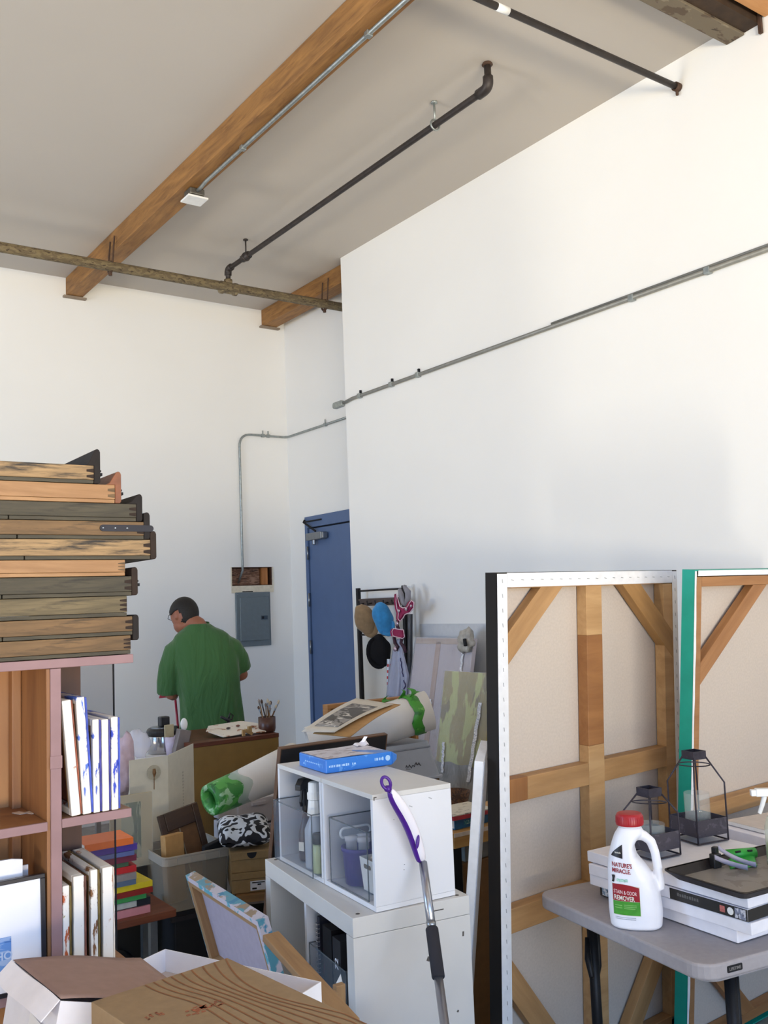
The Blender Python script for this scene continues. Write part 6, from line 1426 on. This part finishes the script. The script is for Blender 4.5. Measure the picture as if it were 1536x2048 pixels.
MB().surf(bagf, 26, 24).build('bag_sheet', mat('bag_grey', '#9a9db2', .35, var=.04), bg, solid=.002, smooth=True)
m = MB()
m.tube([bagf(.72, .32+.04*k)+Vector((-.006, .006*math.sin(k*2.3), 0)) for k in range(9)], .0035, 5); m.tube([bagf(.8, .70+.03*k)+Vector((-.006, .012*math.cos(k*1.1), 0)) for k in range(6)], .004, 5); m.build('printed_marks', mat('bag_print', '#3a3560', .5), bg)
org = P(776, 1340, 'x', 3.93)
st_ = thing('striped_bag', 'white plastic bag edge with red squares beside the grey bag', 'bag', org)
def stf(p, q): return P(772+(12-3*q)*p+(5*(q-.5)*(q > .5))+2*(1-q), 1318+78*q, 'x', 3.925-.01*math.sin(7*p))-org
MB().surf(stf, 8, 16).build('bag_sheet', mat('bag_white', '#d5dbe6', .4, var=.02), st_, solid=.002, smooth=True)
for k in range(4):
    m = MB(); m.surf(lambda p, q: stf(.15+.6*p, .13+.155*k+.07*q)+Vector((-.004, 0, 0)), 3, 2); m.build('red_square', mat('bag_red', '#b3282c', .5), st_, solid=.001)

# ================================================================ PERSON
SKIN = mat('skin', '#8a5640', .55, var=.05, scale=20); HAIR = mat('black_hair', '#15110f', .7, var=.25, scale=120, bump=.4, bscale=400)
mc = D(410, 1480, 6.0); th = math.atan2(mc.x, mc.y)
man = thing('person', 'man in a green t-shirt seen from behind, head bowed to the left', 'person', (mc.x, mc.y, 0), -th)
hc = Vector((-.118, .10, 1.668)); fdir = Vector((-.62, .62, -.48)).normalized(); upv = (Vector((.0, .25, 1))-fdir*fdir.dot(Vector((.0, .25, 1)))).normalized(); sd = upv.cross(fdir).normalized()
RH = Matrix((sd, fdir, upv)).transposed()
m = MB()
m.ell(hc, (.080, .098, .105), RH, n=24, m=18)                                  # skull
H_ = lambda x, y, z: hc+RH @ Vector((x, y, z))
m.ell(H_(0, .03, -.06), (.058, .07, .062), RH, n=20, m=14)                      # jaw
m.tube([H_(0, .085, .0), H_(0, .108, -.028), H_(0, .098, -.04)], [.008, .014, .01], 8)   # nose
for s in (-1, 1):
    m.ell(H_(s*.077, -.005, -.022), (.010, .02, .032), RH @ Matrix.Rotation(.2, 3, 'X'), n=12, m=8)   # ear
    m.ell(H_(s*.03, .082, .008), (.016, .012, .010), RH, n=10, m=6)
m.ell(H_(0, .09, -.068), (.022, .012, .008), RH, n=10, m=6)
m.tube([H_(0, -.02, -.06), Vector((-.04, .055, 1.59)), Vector((-.005, .05, 1.53)), Vector((.01, .05, 1.47))], [.058, .062, .068, .1], 18)
m.tube([(.01, .06, 1.5), (.02, .045, 1.3), (.045, .04, 1.1), (.045, .04, .95)], [.12, .125, .12, .125], 18)
for s, pts, rr in ((-1, [(-.10, .05, 1.42), (-.155, .055, 1.385), (-.2, .06, 1.29), (-.205, .085, 1.155), (-.2, .2, 1.14), (-.2, .27, 1.17)], [.055, .054, .048, .043, .036, .027]),
                   (1, [(.11, .055, 1.42), (.165, .062, 1.385), (.218, .095, 1.33), (.246, .14, 1.255), (.2, .27, 1.22), (.13, .36, 1.2)], [.055, .052, .046, .042, .034, .026])):
    m.tube(pts, rr, 14)
    w_ = Vector(pts[-1]); d_ = (w_-Vector(pts[-2])).normalized()
    side_ = Vector((.55, .2, .8)).normalized() if s < 0 else Vector((0, -.2, .98)).normalized(); side_ = (side_-d_*side_.dot(d_)).normalized(); pn = d_.cross(side_)
    m.ell(w_+d_*.045, (.012, .05, .038), Matrix((pn, d_, side_)).transposed(), n=14, m=10)
    for k in range(4):
        b = w_+d_*.08+side_*(.027-.018*k); ln = (.030, .034, .031, .024)[k]
        m.tube([b-d_*.015, b+d_*ln*.8+pn*.008, b+d_*ln+pn*.03, b+d_*ln*.6+pn*.045], [.009, .0088, .008, .0068], 8)
    b = w_+d_*.03+side_*.034; m.tube([b, b+side_*.018+d_*.03, b+side_*.012+d_*.055+pn*.012], [.0105, .0095, .008], 8)
for s in (-1, 1): m.tube([(.045+s*.09, .04, .95), (.05+s*.1, .05, .55), (.05+s*.11, .04, .09), (.05+s*.115, .1, .05)], [.095, .062, .045, .04], 14)
m.build('body', SKIN, man, remesh=.0055, smi=3)
# hair: close-cropped cap over the back and top of the head
m = MB(); m.ell(hc, (.085, .1035, .1105), RH, n=48, m=34, keep=lambda p: (p.y < .42+.35*p.z and p.z > -.9+1.15*max(0, p.y+.35) and not (abs(p.x) > .70 and p.z < .02 and -.42 < p.y)))
m.build('hair', HAIR, man, solid=.006, smooth=True)
m = MB(); m.tube([H_(-.083, -.005, .008), H_(-.078, .06, .008), H_(-.06, .092, .006), H_(-.02, .102, .004)], .0022, 6); m.tube([H_(.083, -.005, .008), H_(.078, .06, .008), H_(.06, .092, .006), H_(.02, .102, .004), H_(-.02, .102, .004)], .0022, 6); m.build('glasses', CAPB, man, smooth=True)
# shirt
def ring(z, hw, hd, cx_, cy_, ph=0, fold=0):
    out = []
    for k in range(72):
        a = 2*PI*k/72; ca, sa = math.cos(a), math.sin(a); e_ = 2.35
        x = hw*math.copysign(abs(ca)**(2/e_), ca); y = hd*math.copysign(abs(sa)**(2/e_), sa)
        f = 1+fold*(.55*math.sin(9*a+ph)+.45*math.sin(5*a-ph*1.3+1))
        out.append((cx_+x*f, cy_+y*f, z))
    return out
prof = [(1.60, .072, .07, -.028, .05), (1.575, .10, .082, -.022, .05), (1.553, .14, .094, -.012, .05), (1.53, .168, .104, -.008, .048), (1.50, .188, .114, -.004, .045), (1.45, .205, .125, .004, .04), (1.38, .207, .132, .018, .036), (1.28, .200, .136, .032, .034), (1.15, .196, .136, .04, .034), (1.02, .197, .136, .044, .034), (.93, .203, .138, .045, .034), (.865, .21, .142, .044, .034)]
rings = []
for i in range(len(prof)-1):
    for j in range(6):
        k = j/6; z, hw, hd, cx_, cy_ = [prof[i][q_]*(1-k)+prof[i+1][q_]*k for q_ in range(5)]
        fo = .0 if z > 1.5 else min(.05, (1.5-z)*.11)
        rings.append(ring(z, hw, hd, cx_, cy_, z*9, fo))
rings.append(ring(prof[-1][0], *prof[-1][1:], ph=prof[-1][0]*9, fold=.05))
m = MB(); m.loft(rings)
m.tube([(-.11, .05, 1.445), (-.17, .055, 1.41), (-.208, .06, 1.32), (-.222, .07, 1.24), (-.22, .085, 1.165)], [.094, .09, .078, .075, .078], 24)
m.tube([(.12, .055, 1.44), (.18, .062, 1.415), (.225, .09, 1.355), (.245, .12, 1.29)], [.09, .086, .072, .066], 24)
SH = NT('green_cotton'); SH.b.inputs['Roughness'].default_value = .9; SH.b.inputs['Sheen Weight'].default_value = .15
SH.b.inputs['Base Color'].default_value = lin('#30582c'); nz = SH.add('ShaderNodeTexNoise', Scale=5.0, Detail=3.0, Distortion=1.2); SH.link(SH.coords((1.8, 1, .55)), nz.inputs['Vector']); SH.bump(nz.outputs['Fac'], .8, .035)
m.build('t_shirt', SH.m, man, remesh=.008, smi=4)
m = MB(); m.loft([[(-.029+.069*math.cos(a)+.0, .05+.067*math.sin(a), z+.012*math.cos(a-1.2)) for a in [2*PI*k/40 for k in range(40)]] for z in (1.582, 1.602)], cap=False); m.build('collar', mat('green_rib', '#2b5527', .9, var=.05), man, solid=.006, smooth=True)
m = MB(); m.tube([(.045, .036, .92), (.045, .036, .8)], [.19, .17], 20, True)
for s in (-1, 1): m.tube([(.045+s*.085, .036, .86), (.05+s*.1, .05, .5), (.05+s*.11, .04, .04)], [.105, .082, .07], 16)
m.build('trousers', mat('dark_denim', '#23283a', .9, var=.1), man, remesh=.01, smi=2)
for s in (-1, 1):
    m = MB(); m.loft([[(.05+s*.115+.05*x, .12+.14*y, z) for x, y in rrect(2, 2, .9, 5)] for z in (.0, .03)]+[[(.05+s*.115+.042*x, .09+.1*y, .075) for x, y in rrect(2, 2, .9, 5)]]); m.build('shoe', CAPB, man, bevel=.006)
# red dustpan on a stick
W_ = lambda p: man.matrix_basis @ Vector(p)
dp = thing('dustpan', 'red long-handled dustpan held up by the man in green', 'dustpan', W_((-.19, .32, 0)), -th)
RED = mat('red_plastic', '#9e1f33', .45, var=.05)
m = MB(); m.tube([(-.005, -.04, 1.2), (.02, -.0, .85), (.07, .0, .01)], .008, 10); m.build('handle', RED, dp, smooth=True)
m = MB(); m.prism([(-.105, 1.118), (-.03, 1.122), (-.03, 1.2), (-.078, 1.2)], -.06, -.03, 'y'); m.build('pan', RED, dp, bevel=.004)
